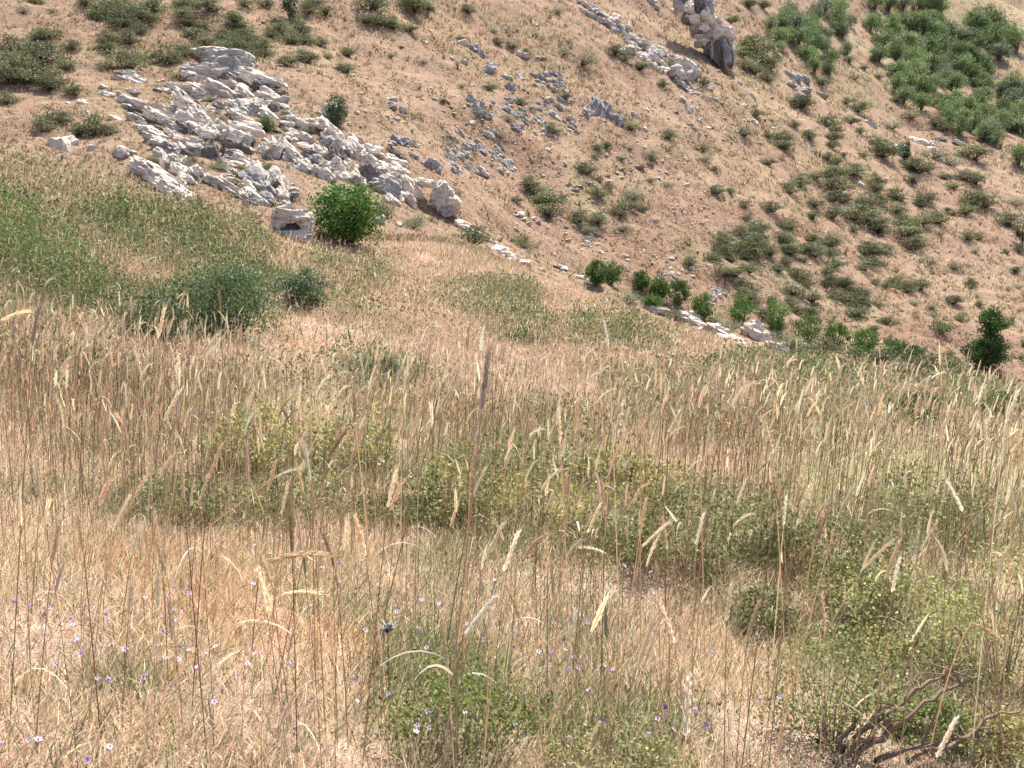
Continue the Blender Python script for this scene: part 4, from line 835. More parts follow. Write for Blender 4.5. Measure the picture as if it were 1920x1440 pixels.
branch_thing('bare_branch', 'thin dark bare branch poking left from the central shrub', 'branch', [[(860, 985), (890, 975), (925, 962)]], (.14, .12, .11), 3, .006)
branch_thing('leaning_branch', 'bare brown branch leaning left of the leftmost sapling', 'branch', [[(1066, 520), (1080, 508), (1092, 498)]], (.22, .15, .10), 4, .03, False)

# ------------------------------------------------------------------ grass
LEAN = np.array([.10, .0])
def sample_wedge(y0, y1, dens, margin=.9, slope=.66):
    """random ground points between distances y0..y1 in and beside the view"""
    area = slope * (y1 ** 2 - y0 ** 2) + 2 * margin * (y1 - y0)
    n = int(area * dens)
    u = RNG.uniform(0, 1, n)
    y = np.sqrt(y0 ** 2 + u * (y1 ** 2 - y0 ** 2))
    x = RNG.uniform(-1, 1, n) * (slope * y + margin)
    return x, y
def meadow_keep(x, y, soft=4.0):
    e = edge_y(x, y)
    return RNG.uniform(0, 1, len(x)) < 1 - smooth(-.5, soft, y - e)

STRAW = np.array([.74, .565, .385]); STRAWP = np.array([.82, .70, .51]); BRN = np.array([.54, .375, .26]); ORG = np.array([.68, .42, .245]); GRN_C = np.array([.20, .215, .095]); GRN_D = np.array([.085, .125, .042])

def thatch(g, y0, y1, dens, hgt, wid, k=3):
    x, y = sample_wedge(y0, y1, dens)
    gr = np.maximum(patch_value(GREEN, x, y), olive(x, y)); ba = patch_value(BARE, x, y); og = patch_value(ORANGE, x, y); pl = patch_value(PALE, x, y); br = patch_value(BROWN, x, y)
    clump = .5 + .5 * fbm(x / .35, y / .35, seed=31, octaves=3)
    keep = meadow_keep(x, y) & (RNG.uniform(0, 1, len(x)) < (1 - .6 * ba) * np.clip(.35 + clump, 0, 1) * (1 - .5 * patch_value(SHRUBBY, x, y)))
    x, y, gr, ba, og, pl, br = [a[keep] for a in (x, y, gr, ba, og, pl, br)]
    n = len(x)
    u = RNG.uniform(0, 1, n)
    col = jitter(STRAW, n, .22, .05)
    col = np.where((u < .18)[:, None], jitter(BRN, n, .2, .05), col)
    col = np.where((RNG.uniform(0, 1, n) < og * .6)[:, None], jitter(ORG, n, .18, .05), col)
    col = np.where((RNG.uniform(0, 1, n) < pl * .8)[:, None], jitter((.74, .68, .42), n, .16, .03), col)
    col = np.where((RNG.uniform(0, 1, n) < .10 + .12 * smooth(6, 4, y) + gr * .7)[:, None], jitter(GRN_C, n, .25, .08), col)
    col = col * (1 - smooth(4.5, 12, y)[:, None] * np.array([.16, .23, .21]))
    hh = hgt * RNG.uniform(.35, 1.25, n) * (1 - .35 * ba) * (1 + .4 * gr + .5 * pl)
    az = RNG.uniform(0, 6.283, n); bend = RNG.uniform(.15, 1.1, n)
    d = np.stack([np.cos(az), np.sin(az)], -1) * bend[:, None] + LEAN
    t = np.linspace(0, 1, k)
    Pc = np.zeros((n, k, 3)); z0 = H(x, y) - .01
    Pc[:, :, 0] = x[:, None] + d[:, :1] * hh[:, None] * (t ** 1.6)
    Pc[:, :, 1] = y[:, None] + d[:, 1:] * hh[:, None] * (t ** 1.6)
    Pc[:, :, 2] = z0[:, None] + hh[:, None] * t * (1 - .25 * t * np.minimum(bend, 1)[:, None])
    a2 = RNG.uniform(0, 6.283, n)
    side = np.stack([np.cos(a2), np.sin(a2) * .5, np.zeros(n)], -1)
    W = (wid * RNG.uniform(.6, 1.4, n))[:, None] * np.linspace(1, .5, k)[None]
    g.ribbons(Pc, W, side, col)

def olive(x, y):
    return .6 * smooth(.44, .82, .5 + .5 * fbm(x / 1.5, y / 3.2, seed=71, octaves=4))
def stalks(g, y0, y1, dens, lod):
    x, y = sample_wedge(y0, y1, dens)
    gr = np.maximum(patch_value(GREEN, x, y), olive(x, y)); ba = patch_value(BARE, x, y); pl = patch_value(PALE, x, y); br = patch_value(BROWN, x, y)
    cl = .5 + .5 * fbm(x / .8, y / .8, seed=41, octaves=3)
    pr = np.clip(.12 + .8 * smooth(.3, .8, cl) + .55 * br + .3 * pl, 0, 1) * (1 - .85 * ba)
    mo = patch_value(MOUND, x, y); pr *= 1 + .1 * mo
    pr *= 1 - .45 * smooth(4.5, 7, y) * smooth(15, 11, y) * (1 - .8 * br)
    pr *= (1 - .5 * patch_value(SHRUBBY, x, y)) * (1 - .95 * patch_value(CLEAR, x, y))
    pr *= np.where(y < 4.2, .42 + .58 * smooth(2.8, 4.4, y), 1)
    keep = meadow_keep(x, y, 2.6) & (RNG.uniform(0, 1, len(x)) < pr) & (y > 1.6)
    ed = smooth(5.5, 1.0, edge_y(x, y) - y) * smooth(.02, .07, x / y) * smooth(.32, .27, x / y)
    x, y, gr, pl, br, ed, mo = [a[keep] for a in (x, y, gr, pl, br, ed, mo)]; br = br * (1 - mo)
    n = len(x)
    hh = RNG.normal(.60, .13, n).clip(.28, .98) * (1 + .08 * pl) * (1 - .55 * smooth(3.8, 10, y)) * (1 - .5 * ed) * (1 + .55 * mo)
    az = RNG.uniform(0, 6.283, n); bend = np.abs(RNG.normal(.10, .12, n))
    d = np.stack([np.cos(az), np.sin(az)], -1) * bend[:, None] + LEAN * RNG.uniform(.2, 1.2, (n, 1))
    k = {0: 6, 1: 4, 2: 3}[lod]
    t = np.linspace(0, 1, k)
    z0 = H(x, y) - .01
    def curve(tt):
        q = np.zeros((n, len(tt), 3))
        q[:, :, 0] = x[:, None] + d[:, :1] * hh[:, None] * tt ** 2
        q[:, :, 1] = y[:, None] + d[:, 1:] * hh[:, None] * tt ** 2
        q[:, :, 2] = z0[:, None] + hh[:, None] * tt
        return q
    Pc = curve(t)
    u = RNG.uniform(0, 1, n)
    sc = np.where((u < .35 + .4 * br - .6 * pl)[:, None], jitter(BRN * .95, n, .22, .05), np.where((pl > .35)[:, None], jitter((.66, .61, .36), n, .2, .03), jitter(STRAW * .9, n, .2, .05)))
    sc = np.where((RNG.uniform(0, 1, n) < .14 + .25 * gr + .35 * mo)[:, None], jitter(GRN_C * .9, n, .2, .06), sc)
    sw = {0: .0012, 1: .0015, 2: .0022}[lod] * (y / {0: 4, 1: 10, 2: 20}[lod]).clip(.6, 1.4)
    dk = smooth(4.8, 3.6, y)[:, None]; sc = np.where((RNG.uniform(0, 1, n) < .35)[:, None] & (dk > .3), jitter((.36, .24, .155), n, .2, .03), sc)
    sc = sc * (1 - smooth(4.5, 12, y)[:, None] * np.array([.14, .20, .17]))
    if lod == 0:
        g.tubes(Pc, np.repeat((sw * RNG.uniform(.7, 1.3, n))[:, None], k, 1) * np.linspace(1.15, .7, k), sc, 3)
    else:
        sd = np.zeros((n, 3)); sd[:, 0] = 1; sd[:, 1] = RNG.uniform(-.5, .5, n)
        g.ribbons(Pc, np.repeat(sw[:, None], k, 1), sd, sc)
    # ears
    has = RNG.uniform(0, 1, n) < {0: .72, 1: .62, 2: .8}[lod]
    T0 = unit(Pc[:, -1] - Pc[:, -2])
    el = RNG.uniform(.06, .125, n); nod = RNG.uniform(-.2, 1.05, n) ** 2 * 1.15
    nod = nod * (.45 if lod == 0 else .8)
    hd = np.stack([np.cos(az), np.sin(az), np.zeros(n)], -1) + np.array([.8, 0, 0]); hd = unit(hd)
    ke = {0: 6, 1: 4, 2: 3}[lod]
    te = np.linspace(0, 1, ke)
    E = Pc[:, -1][:, None] + T0[:, None] * (el[:, None] * (te - .35 * nod[:, None] * te ** 2))[:, :, None] + hd[:, None] * (el[:, None] * .75 * nod[:, None] * te ** 2)[:, :, None]
    E[:, :, 2] -= (el * nod * .35)[:, None] * te ** 3
    ec = jitter(np.array([.82, .69, .47]), n, .14, .02)
    ec = np.where((RNG.uniform(0, 1, n) < .42 + .2 * br)[:, None], jitter(np.array([.56, .41, .29]), n, .2, .04), ec)
    ec = np.where((RNG.uniform(0, 1, n) < .10)[:, None], jitter(np.array([.30, .30, .14]), n, .2, .06), ec)
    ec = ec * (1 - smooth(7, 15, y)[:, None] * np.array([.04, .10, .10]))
    wid = el * RNG.uniform(.027, .043, n) * {0: 1, 1: 1.15, 2: 1.45}[lod]
    prof = {0: [.35, 1, 1.05, .85, .55, .08], 1: [.5, 1, .7, .08], 2: [.7, 1, .1]}[lod]
    W = wid[:, None] * np.array(prof)[None]
    pass
    sel = has
    g.cross(E[sel], W[sel], ec[sel])
    if lod == 0:                                        # spikelets and awns
        m = 9
        for j in range(m):
            f = (j + .3) / m * .9
            i0 = min(int(f * (ke - 1)), ke - 2); fr = f * (ke - 1) - i0
            b = E[:, i0] * (1 - fr) + E[:, i0 + 1] * fr
            tg = unit(E[:, i0 + 1] - E[:, i0])
            sg = 1 if j % 2 else -1
            a3 = RNG.uniform(-.5, .5, n)
            sd = unit(np.cross(tg, np.stack([np.sin(a3), np.cos(a3), np.zeros(n)], -1))) * sg
            b = b + sd * (wid * .6)[:, None]
            aw = el * RNG.uniform(.18, .38, n)
            tip = b + tg * aw[:, None] + sd * (aw * RNG.uniform(.05, .17, n))[:, None]
            mid = b + (tip - b) * .35 + sd * (wid * .35)[:, None]
            Pw = np.stack([b, mid, tip], 1)
            nrm = unit(np.cross(tg, sd))
            g.ribbons(Pw[sel], np.stack([wid * .28, wid * .30, wid * 0 + .0001], 1)[sel], unit(nrm + sd * .6)[sel], (ec * RNG.uniform(.9, 1.1, (n, 1)))[sel])
    # a dry leaf or two along the stem
    for _ in range(2 if lod < 2 else 1):
        m = RNG.uniform(0, 1, n) < (.14 if lod == 0 else .5 if lod == 1 else .35) + .6 * pl
        i = m.nonzero()[0]
        tb = RNG.uniform(.15, .7, len(i))
        b = np.stack([x[i] + d[i, 0] * hh[i] * tb ** 2, y[i] + d[i, 1] * hh[i] * tb ** 2, z0[i] + hh[i] * tb], -1)
        L = RNG.uniform(.07, .2, len(i)); a4 = RNG.uniform(0, 6.283, len(i))
        o = np.stack([np.cos(a4), np.sin(a4), np.zeros(len(i))], -1)
        kl = 6 if lod == 0 else 4; tl = np.linspace(0, 1, kl); up_ = RNG.uniform(.5, 1.1, len(i)); dn_ = RNG.uniform(.3, 1.3, len(i))
        Pl = b[:, None] + o[:, None] * (L[:, None] * tl * .8)[:, :, None]; Pl[:, :, 2] += L[:, None] * (up_[:, None] * tl - dn_[:, None] * tl ** 2)
        lw = {0: .0014, 1: .0026, 2: .0042}[lod]
        lc = np.where((RNG.uniform(0, 1, len(i)) < .25 + .4 * gr[i])[:, None], jitter(GRN_C * 1.2, len(i), .2, .06), jitter(STRAWP, len(i), .18, .05))
        g.ribbons(Pl, np.tile(np.interp(tl, [0, .3, .7, 1], [.8, 1, .7, 0]) * lw, (len(i), 1)), unit(np.cross(o, np.array([0, 0, 1.])) + np.array([0, 0, .3])), lc)

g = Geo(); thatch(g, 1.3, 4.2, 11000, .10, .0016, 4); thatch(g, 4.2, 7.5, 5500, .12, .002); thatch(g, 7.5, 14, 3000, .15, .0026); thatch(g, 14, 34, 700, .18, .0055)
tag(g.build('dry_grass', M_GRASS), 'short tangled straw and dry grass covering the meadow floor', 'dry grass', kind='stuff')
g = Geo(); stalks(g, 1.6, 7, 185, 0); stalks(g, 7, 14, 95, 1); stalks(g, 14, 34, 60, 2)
tag(g.build('meadow_grass', M_GRASS), 'tall dry bearded grass standing all over the meadow', 'tall grass', kind='stuff')

# green forbs among the grass
g = Geo()
for y0, y1, dens, sz, hm in ((1.6, 6.5, 4200, .013, .16), (6.5, 12, 4600, .030, .55), (12, 24, 3100, .045, .70)):
    x, y = sample_wedge(y0, y1, dens)
    v = np.maximum(patch_value(GREEN, x, y), .8 * olive(x, y)); cl = .5 + .5 * fbm(x / .45, y / .45, seed=51, octaves=3)
    mo = patch_value(MOUND, x, y)
    keep = (RNG.uniform(0, 1, len(x)) < .05 + v * smooth(.25, .7, cl + .15 * v) * (.55 + .45 * mo) * (1 - .6 * mo * smooth(.58, .32, .5 + .5 * fbm(x / 1.3, y / 2.0, seed=91, octaves=3))) * (1 - .8 * smooth(3.2, .8, edge_y(x, y) - y) * smooth(-2, -3, x))) & meadow_keep(x, y, .5)
    mo = mo[keep]
    x, y, v, cl = x[keep], y[keep], v[keep], cl[keep]
    n = len(x)
    pos = np.stack([x, y, H(x, y) + RNG.uniform(.02, 1, n) * hm * (.25 + 1.25 * v * cl * (.35 + .65 * smooth(.35, .8, .5 + .5 * fbm(x / 1.6, y / 2.4, seed=81, octaves=2))))], -1)
    left = mo
    col = jitter(GRN_C, n, .28, .08)
    col = np.where((RNG.uniform(0, 1, n) < (.35 + .5 * left))[:, None], jitter(GRN_D * 1.15, n, .25, .07), col)
    fr = patch_value(FRESH, x, y); col = np.where((RNG.uniform(0, 1, n) < fr * .8)[:, None], jitter((.15, .24, .06), n, .22, .06), col)
    col = np.where((RNG.uniform(0, 1, n) < .10)[:, None], jitter((.33, .31, .10), n, .2, .06), col)
    leaves(g, pos, RNG.uniform(.6, 1.5, (n, 1)) * sz, col, RNG, up=.8, aspect=.4)
tag(g.build('green_undergrowth', M_LEAF), 'small green weeds and herbs growing between the dry grass', 'weeds', kind='stuff')

# dry tufts over the far hillside
def far_tufts():
    g = Geo(); rng = RNG
    for n, px0, px1, py0, py1 in ((85000, -300, 2200, -120, 720),):
        d = ray(rng.uniform(px0, px1, n), rng.uniform(py0, py1, n)); d = d / d[:, 1:2]
        tmin = edge_y(d[:, 0], np.ones(n)) + 2
        TT = np.geomspace(16, 330, 420)
        hitt = np.full(n, -1.0)
        for i in range(1, len(TT)):
            z = H(d[:, 0] * TT[i], np.full(n, TT[i]))
            h_ = (hitt < 0) & (TT[i] > tmin) & (d[:, 2] * TT[i] <= z)
            hitt[h_] = TT[i]
        ok = hitt > 0
        y = hitt[ok] + rng.uniform(-.01, .01, ok.sum()) * hitt[ok]; x = d[ok, 0] * y
        cl = .5 + .5 * fbm(x / 3, y / 5, seed=61, octaves=4)
        kp = rng.uniform(0, 1, len(x)) < .25 + .9 * cl
        x, y = x[kp], y[kp]
        m = 6
        X = np.repeat(x, m) + rng.normal(0, .07, len(x) * m) * np.repeat(y, m) / 50; Y = np.repeat(y, m) + rng.normal(0, .07, len(x) * m) * np.repeat(y, m) / 50
        n2 = len(X)
        sz = np.repeat(rng.gamma(3, .029, len(x)) + .035, m) * (Y / 50).clip(.7, 2.2)
        base = np.stack([X, Y, H(X, Y) - .01], -1)
        dd = unit(rng.normal(0, .5, (n2, 3)) + np.array([.1, 0, .9])); dd[:, 2] = np.abs(dd[:, 2])
        Pc = np.stack([base, base + dd * sz[:, None] * .6, base + dd * sz[:, None] + np.array([.2, 0, -.1]) * sz[:, None]], 1)
        u = np.repeat(rng.uniform(0, 1, len(x)), m); s1 = patch_value(S_STRAW, X, Y); gg = patch_value(S_GREEN, X, Y)
        col = np.where((u < .62)[:, None], jitter((.335, .24, .148), n2, .12, .03), jitter((.27, .187, .118), n2, .13, .03))
        col = np.where((u > .76 - .3 * gg)[:, None], jitter((.215, .20, .115), n2, .2, .05), col)
        W = np.stack([sz * .10, sz * .09, sz * 0], 1)
        sd = np.zeros((n2, 3)); sd[:, 0] = 1; sd[:, 1] = rng.uniform(-.6, .6, n2)
        g.ribbons(Pc, W, sd, col)
    tag(g.build('hillside_grass', M_GRASS), 'low dry grass tufts thinly covering the hillside', 'dry grass', kind='stuff')
far_tufts()

# ------------------------------------------------------------------ tall ears that stand out singly
def ear_plant(ear_base, ear_tip, foot, colr, stemc, label, group=None, L=.10, yy=None, seed=0):
    rng = np.random.default_rng(seed)
    eb = np.array(ear_base, float); et = np.array(ear_tip, float)
    ln = np.hypot(*(et - eb))
    y = yy or np.clip(L * F / ln, 1.45, 9)
    A0 = at_y(eb[0], eb[1], y); B0 = at_y(et[0], et[1], y + rng.uniform(-.02, .02))
    zt = None
    fx = at_y(foot[0], foot[1], y)
    # follow the stem direction seen in the photo down to the soil
    d = fx - A0
    if d[2] > -.02: d = np.array([0, 0, -1.0])
    for _ in range(3):
        s = (A0[2] - float(H(A0[0], y))) / -d[2]
        G = A0 + d * s; s2 = (A0[2] - float(H(np.clip(G[0], -9, 9), y))) / -d[2]
    G = A0 + d * s2
    if abs(G[0] - A0[0]) > .55: G[0] = A0[0] + math.copysign(.55, G[0] - A0[0])
    G = np.array([G[0], y + rng.uniform(-.03, .03), float(H(G[0], y)) - .01])
    root = empty('grass_stalk', G); tag(root, label, 'grass stalk', group)
    t = np.linspace(0, 1, 12)[:, None]
    ctrl = A0 - (B0 - A0) * .9
    ctrl = G + (A0 - G) * .62 + (ctrl - (G + (A0 - G) * .75)) * .35
    stem = (1 - t) ** 2 * G + 2 * t * (1 - t) * ctrl + t ** 2 * A0
    k = y / 2.2
    g = Geo(); g.tubes((stem - G)[None], np.linspace(.0016, .0010, 12)[None] * max(k, .8) * (1.3 if 'tallest' in label else 1), jitter(stemc, 1, .08, .03, rng), 5)
    g.build('stem', M_GRASS, root)
    ax = B0 - A0; el = np.linalg.norm(ax); ax = ax / el
    g = Geo(); m = 26; wid = el * .034
    te = np.linspace(0, 1, 8)
    sag = .28 if abs(ax[2]) < .6 else rng.uniform(.02, .12)
    bow = lambda f: np.array([0, 0, -el * sag * (f * f - .55 * f)])
    spine = A0 + ax * (el * te)[:, None] - G + np.array([bow(f) for f in te])
    g.cross(spine[None], (wid * .7 * np.array([.5, .9, 1, 1, .9, .8, .6, .2]))[None], jitter(colr, 1, .05, .02, rng))
    sdir = unit(np.cross(ax, np.array([0, 1.0, .1])))
    dep = np.cross(ax, sdir)
    for j in range(m):
        f = j / m * .95; ph = j * 2.4
        sd = sdir * math.cos(ph) + dep * math.sin(ph)
        b = A0 + ax * el * f - G + sd * wid * .5 + bow(f)
        s = el * .13 * (1.1 - .45 * f)
        P5 = np.stack([b, b + ax * s * .3 + sd * wid * .45, b + ax * s * .75 + sd * wid * .45, b + ax * s * 1.05 + sd * wid * .3])
        g.cross(P5[None], (wid * np.array([.22, .5, .36, .06]))[None], jitter(colr, 1, .10, .02, rng))
        aw = el * rng.uniform(.16, .34)
        q = P5[-1]
        Pw = np.stack([q, q + ax * aw * .5 + sd * aw * .10, q + ax * aw + sd * aw * rng.uniform(.12, .3)])
        g.tubes(Pw[None], np.array([[.00045, .00032, .00012]]) * k, jitter(colr, 1, .1, .03, rng), 3)
    g.build('ear', M_GRASS, root)
    if rng.random() < .25:
        g = Geo(); i = rng.integers(3, 7); b = stem[i] - G; Ll = rng.uniform(.10, .2); a = rng.uniform(0, 6.28)
        o = np.array([math.cos(a), .4 * math.sin(a), 0])
        tt = np.linspace(0, 1, 6)[:, None]
        Pl = b + o * Ll * tt + np.array([0, 0, 1]) * Ll * (.8 * tt - .75 * tt ** 2)
        g.ribbons(Pl[None], np.array([[.7, 1, 1, .8, .5, 0]]) * .0028, np.array([[0.3, .6, .5]]), jitter(STRAWP, 1, .1, .03, rng))
        g.build('leaf', M_GRASS, root)
PUR = (.38, .29, .24); WHT = (.84, .77, .62); TAN = (.66, .52, .34); DBR = (.38, .26, .165)
HERO = [((903, 770), (918, 642), (832, 1430), PUR, (.40, .30, .24), 'tallest purplish grass ear standing at the centre of the meadow'),
        ((1068, 1212), (1079, 1142), (1040, 1430), WHT, STRAWP, 'bright white ear leaning right low in the centre foreground'),
        ((1287, 1380), (1292, 1258), (1278, 1470), WHT, STRAWP, 'thick white ear upright at the bottom right of centre'),
        ((548, 1036), (544, 955), (560, 1430), DBR, (.28, .16, .10), 'dark brown upright ear left of centre in the foreground'),
        ((157, 1038), (145, 955), (205, 1430), TAN, (.27, .16, .10), 'tan ear on a dark stem at the left foreground'),
        ((345, 935), (340, 850), (386, 1430), TAN, (.26, .16, .10), 'brown ear on a long dark stem left of the dark brown ear'),
        ((500, 1054), (625, 1028), (372, 1195), TAN, STRAW, 'long ear bent horizontally to the right over orange straw'),
        ((530, 1114), (603, 1106), (365, 1215), STRAWP, STRAW, 'lower pale ear bent to the right over orange straw'),
        ((382, 1272), (440, 1221), (330, 1340), WHT, STRAWP, 'pale ear slanting right above the dark soil patch'),
        ((1469, 985), (1475, 925), (1462, 1090), WHT, STRAWP, 'white upright ear right of the green shrubs'),
        ((1716, 1045), (1723, 992), (1680, 1275), WHT, WHT, 'white ear on a pale kinked stem above the fallen branches'),
        ((1618, 1068), (1672, 1012), (1560, 1170), STRAWP, STRAW, 'pale ear slanting right above the green shrub at right'),
        ((1886, 792), (1912, 727), (1880, 860), WHT, STRAWP, 'white feathery ear at the right edge of the meadow'),
        ((1418, 775), (1445, 748), (1365, 930), STRAWP, STRAWP, 'pale nodding ear on a tall straight straw stem'),
        ((515, 896), (566, 874), (400, 980), WHT, STRAW, 'pale awned ear leaning right over the left shrubs'),
        ((984, 850), (996, 778), (975, 980), TAN, STRAW, 'pale tan ear in front of the central green shrub'),
        ((1058, 864), (1086, 842), (980, 1010), WHT, STRAW, 'pale curved ear above the yellowish central shrub'),
        ((1143, 885), (1166, 825), (1110, 960), TAN, STRAW, 'tan ear leaning right above the grey dead twigs'),
        ((1141, 648), (1132, 600), (1144, 720), WHT, STRAWP, 'pale ear tilted left in the far green grass'),
        ((682, 707), (675, 666), (684, 800), WHT, STRAWP, 'white ear tilted left before the green herb clump'),
        ((757, 736), (760, 692), (755, 830), WHT, STRAWP, 'pale upright ear right of the green herb clump'),
        ((377, 672), (410, 622), (360, 760), STRAWP, STRAW, 'pale ear leaning right before the low dark green bush'),
        ((298, 632), (309, 572), (290, 760), STRAWP, STRAW, 'pale ear upright before the green mound'),
        ((2, 602), (62, 576), (-40, 700), STRAWP, STRAW, 'pale ear bending over at the left edge'),
        ((60, 650), (74, 566), (45, 900), PUR, DBR, 'purplish brown ear at the left edge of the meadow'),
        ((414, 584), (411, 545), (418, 700), (.42, .28, .2), BRN, 'brown ear in front of the blue-green bush'),
        ((1135, 1036), (1084, 1022), (1160, 1120), WHT, STRAWP, 'broken pale ear drooping left under the dead twigs'),
        ((1234, 1110), (1230, 1050), (1238, 1260), TAN, STRAW, 'soft tan ear below the dead twigs'),
        ((215, 990), (246, 922), (190, 1120), STRAWP, STRAW, 'pale ear leaning right at the left of the meadow'),
        ((93, 962), (101, 918), (95, 1150), TAN, STRAW, 'tan ear at the left among dark stems'),
        ((1570, 972), (1602, 908), (1540, 1080), STRAWP, STRAW, 'pale ear leaning right among the right hand reeds'),
        ((1820, 1168), (1884, 1198), (1795, 1260), TAN, STRAW, 'drooping tan ear over the right edge shrub'),
        ((1757, 1420), (1796, 1338), (1735, 1480), WHT, STRAWP, 'thick pale ear leaning right across the fallen branches'),
        ((275, 1410), (272, 1330), (276, 1470), DBR, BRN, 'brown fuzzy ear at the bottom left'),
        ((1200, 1000), (1212, 930), (1180, 1150), TAN, STRAW, 'tan ear in front of the shaded green shrub'),
        ((840, 1250), (828, 1165), (850, 1420), TAN, STRAWP, 'pale ear in front of the fresh herb mound'),
        ((1640, 840), (1652, 792), (1630, 930), STRAWP, STRAW, 'pale ear left of the bright reed patch'),
        ((120, 800), (108, 745), (130, 930), STRAWP, STRAW, 'pale ear tilted left in the brown stems at left'),
        ((265, 700), (252, 655), (272, 800), STRAWP, STRAW, 'pale ear tilted left below the green mound')]
for i, h in enumerate(HERO):
    ear_plant(*h[:6], seed=500 + i, L=.10)
rng = np.random.default_rng(321)
for i in range(70):                                   # more tall ears through the near meadow
    px, py = rng.uniform(0, 1920), rng.uniform(760, 1250)
    near = (py - 700) / 560
    ln = rng.uniform(34, 60) + 45 * near; a = rng.normal(.12, .3)
    c = [TAN, STRAWP, WHT, DBR, (.50, .37, .25)][rng.choice(5, p=[.34, .3, .18, .06, .12])]
    col_name = {TAN: 'tan', WHT: 'whitish', DBR: 'dark brown'}.get(c if isinstance(c, tuple) else None, 'pale' if c is STRAWP else 'light brown')
    area = ('left' if px < 640 else 'middle' if px < 1280 else 'right') + (' foreground' if py > 1000 else ' meadow')
    lab = f'{col_name} bearded ear {"leaning" if abs(a) > .3 else "upright"} among grass of the {area}'
    ear_plant((px, py), (px + ln * math.sin(a), py - ln * math.cos(a)), (px - ln * a * 1.2 + rng.normal(0, 10), py + 260), c, [BRN, STRAW, BRN * .8][i % 3], lab, group=lab, seed=700 + i, L=.095)

# ------------------------------------------------------------------ small flowers, one by one
def flower_mesh(name, pet, seed):
    rng = np.random.default_rng(seed); g = Geo(); r = .0085
    for k in range(5):
        a = k * 1.2566 + rng.normal(0, .1); d = np.array([math.cos(a), math.sin(a), .35]); s = np.array([-math.sin(a), math.cos(a), 0])
        V = np.array([[0, 0, 0], d * r * .6 + s * r * .38, d * r * 1.1 + s * r * .2, d * r * 1.1 - s * r * .2, d * r * .6 - s * r * .38])
        g.add(V, np.array([[0, 1, 2], [0, 2, 3], [0, 3, 4]]), np.array(pet) * rng.uniform(.9, 1.08))
    g.tubes(np.array([[[0, 0, -.005], [0, 0, .003]]]), np.array([[.002, .0024]]), np.array([[.35, .16, .3]]), 5)
    z = np.linspace(0, -.16, 5); Pc = np.stack([np.sin(z * 14) * .006, z * .08, z], -1)
    g.tubes(Pc[None], np.full((1, 5), .0007), np.array([[.16, .17, .07]]), 3)
    return g.mesh(name, M_PETAL)
FM = [flower_mesh('wildflower', (.76, .61, .75), 1), flower_mesh('wildflower', (.78, .69, .79), 2), flower_mesh('wildflower', (.74, .53, .70), 3)]
FD = flower_mesh('wildflower', (.16, .10, .24), 4)
FL = ("240,275 215,285 345,270 390,285 290,320 655,300 635,330 545,335 710,320 55,355 110,370 150,350 185,378 345,378 400,403 405,430 345,410 270,418 275,442 290,490 290,505 655,380 690,390 615,405 665,425 740,390 610,465 540,380 690,522 710,540 810,525 775,555 740,605 620,568 670,575 960,555 930,590 1095,580 305,553 210,590 365,645 410,650 540,640 640,675 420,520 470,535 590,525 895,635 805,735 415,905 330,950 10,895 110,880 145,880 955,140 1000,235 970,240 1120,220 1210,222 1270,215 1270,200 950,285 1275,275 1330,272 1375,85 1015,172 1450,240 1525,245 1580,345 1645,358 1760,318 1855,270 1480,340 1490,390 1420,300 1750,435 1810,495 1860,405 1370,460 1450,570 1525,580 1600,525 1570,455 1620,765 1600,765 1745,775 1610,830 1565,820 1560,845 1720,655 1800,630 1850,560 1325,645 1585,175 1340,730 1455,700 "
 "2075,430 2205,430 1930,465 2020,540 2040,555 2070,548 2120,535 2150,560 2175,568 2060,590 2135,605 2170,600 2240,615 2265,592 2290,615 2300,610 2200,690 2210,685 1970,705 2465,793 2525,838 2430,853 2135,865 2625,800 2850,720 2920,712 2670,545 2495,575 2835,470 2950,490 2340,215 2440,240 2505,265 2455,315 2270,75 2585,225 2240,400 1935,820 2605,760 2260,800d 2500,780d 2495,750d 2645,820d 1960,860d 1925,525d 2115,495d 2440,170d")
for i, t in enumerate(FL.split()):
    dk = t.endswith('d'); a, b = map(float, t.rstrip('d').split(','))
    px, py = a / 2, 960 + b / 2
    p = hit(px, py, 0, lift=.17)
    o = link('wildflower', FD if dk else FM[i % 3])
    rr = np.random.default_rng(i)
    o.location = (p[0], p[1], p[2] + .185); o.rotation_euler = (R(rr.uniform(0, 75)), R(rr.uniform(-50, 50)), rr.uniform(-.6, .6)); o.scale = (rr.uniform(.6, .95),) * 3
    zone = 'left foreground straw' if px < 420 else 'orange straw left of centre' if px < 640 else 'fresh herb mound' if px < 960 else 'stems right of the herb mound' if px < 1280 else 'straw near the right hand shrubs'
    lab = f'tiny dark purple flower among the {zone}' if dk else f'tiny pale pink five petalled flower among the {zone}'
    tag(o, lab, 'flower', lab)
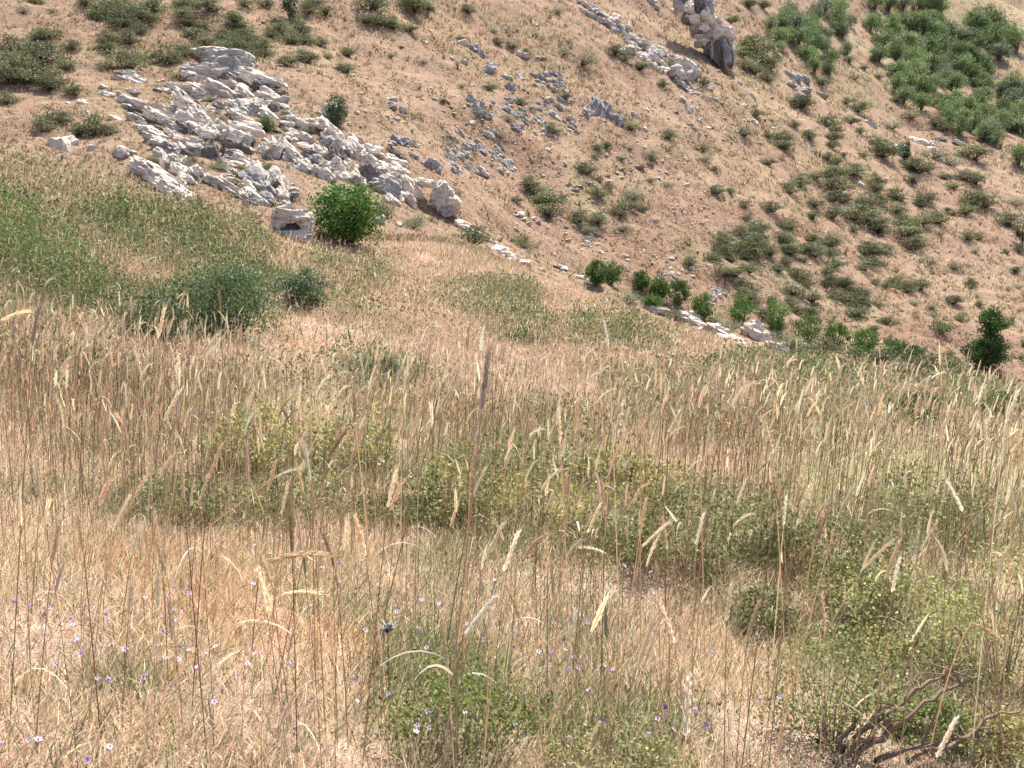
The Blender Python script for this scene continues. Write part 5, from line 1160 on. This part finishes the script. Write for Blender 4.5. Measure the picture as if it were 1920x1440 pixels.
# a thistle head
def thistle():
    p = hit(727, 1180, 0, lift=.3); root = empty('thistle', p); tag(root, 'spiny blue-grey thistle head on a stem left of the herb mound', 'thistle')
    g = Geo(); c = np.array([0, 0, .3]); rng = np.random.default_rng(4)
    d = rand_unit(60, rng); d[:, 2] = d[:, 2] * .7 + .1
    g.ribbons(np.stack([c + d * .002, c + d * .012, c + d * .02], 1), np.tile([.003, .0022, 0], (60, 1)), unit(np.cross(d, rand_unit(60, rng))), jitter((.16, .18, .22), 60, .2, .05, rng)); 
    a = np.arange(9) * .7; e = np.stack([np.cos(a), np.sin(a), np.full(9, .45)], -1)
    g.ribbons(np.stack([c + e * .004, c + e * .02, c + e * .042], 1), np.tile([.003, .0025, 0], (9, 1)), unit(np.cross(e, np.array([0, 0, 1.]))), jitter((.36, .38, .36), 9, .15, .04, rng))
    g.build('flower_head', M_LEAF, root)
    g = Geo(); z = np.linspace(0, .3, 5); g.tubes(np.stack([z * 0, z * 0, z], -1)[None], np.full((1, 5), .0016), np.array([[.2, .19, .1]]), 4); g.build('stem', M_GRASS, root)
thistle()

# ------------------------------------------------------------------ light, sky, camera
SUN_EL, SUN_AZ = R(65), R(24)      # azimuth from +Y towards +X
w = bpy.data.worlds.new('World'); S.world = w; w.use_nodes = True
nt = w.node_tree; bg = nt.nodes['Background']
sky = nt.nodes.new('ShaderNodeTexSky'); sky.sky_type = 'NISHITA'; sky.sun_disc = False
sky.sun_elevation = SUN_EL; sky.sun_rotation = SUN_AZ; sky.altitude = 1500; sky.dust_density = 6; sky.ozone_density = 0; sky.air_density = .7
nt.links.new(sky.outputs[0], bg.inputs[0]); bg.inputs[1].default_value = .14
ld = bpy.data.lights.new('sun', 'SUN'); ld.energy = 4.2; ld.angle = R(.55); ld.color = (1, .94, .85)
lo = bpy.data.objects.new('sun', ld); COL.objects.link(lo)
dirv = Vector((math.sin(SUN_AZ) * math.cos(SUN_EL), math.cos(SUN_AZ) * math.cos(SUN_EL), math.sin(SUN_EL)))
lo.rotation_euler = dirv.to_track_quat('Z', 'Y').to_euler(); lo.location = dirv * 60
cd = bpy.data.cameras.new('camera'); cam = bpy.data.objects.new('camera', cd); COL.objects.link(cam)
cd.sensor_width = 36; cd.lens = 36 * F / 1920; cd.clip_start = .05; cd.clip_end = 3000
cam.location = (0, 0, 0); cam.rotation_euler = (R(90) + PITCH, 0, 0)
S.camera = cam
S.view_settings.view_transform = 'Standard'; S.view_settings.look = 'None'; S.view_settings.gamma = 1
S.view_settings.exposure = 1.4
S.render.engine = 'CYCLES'
S.cycles.max_bounces = 8; S.cycles.diffuse_bounces = 5; S.cycles.transmission_bounces = 5; S.cycles.transparent_max_bounces = 4
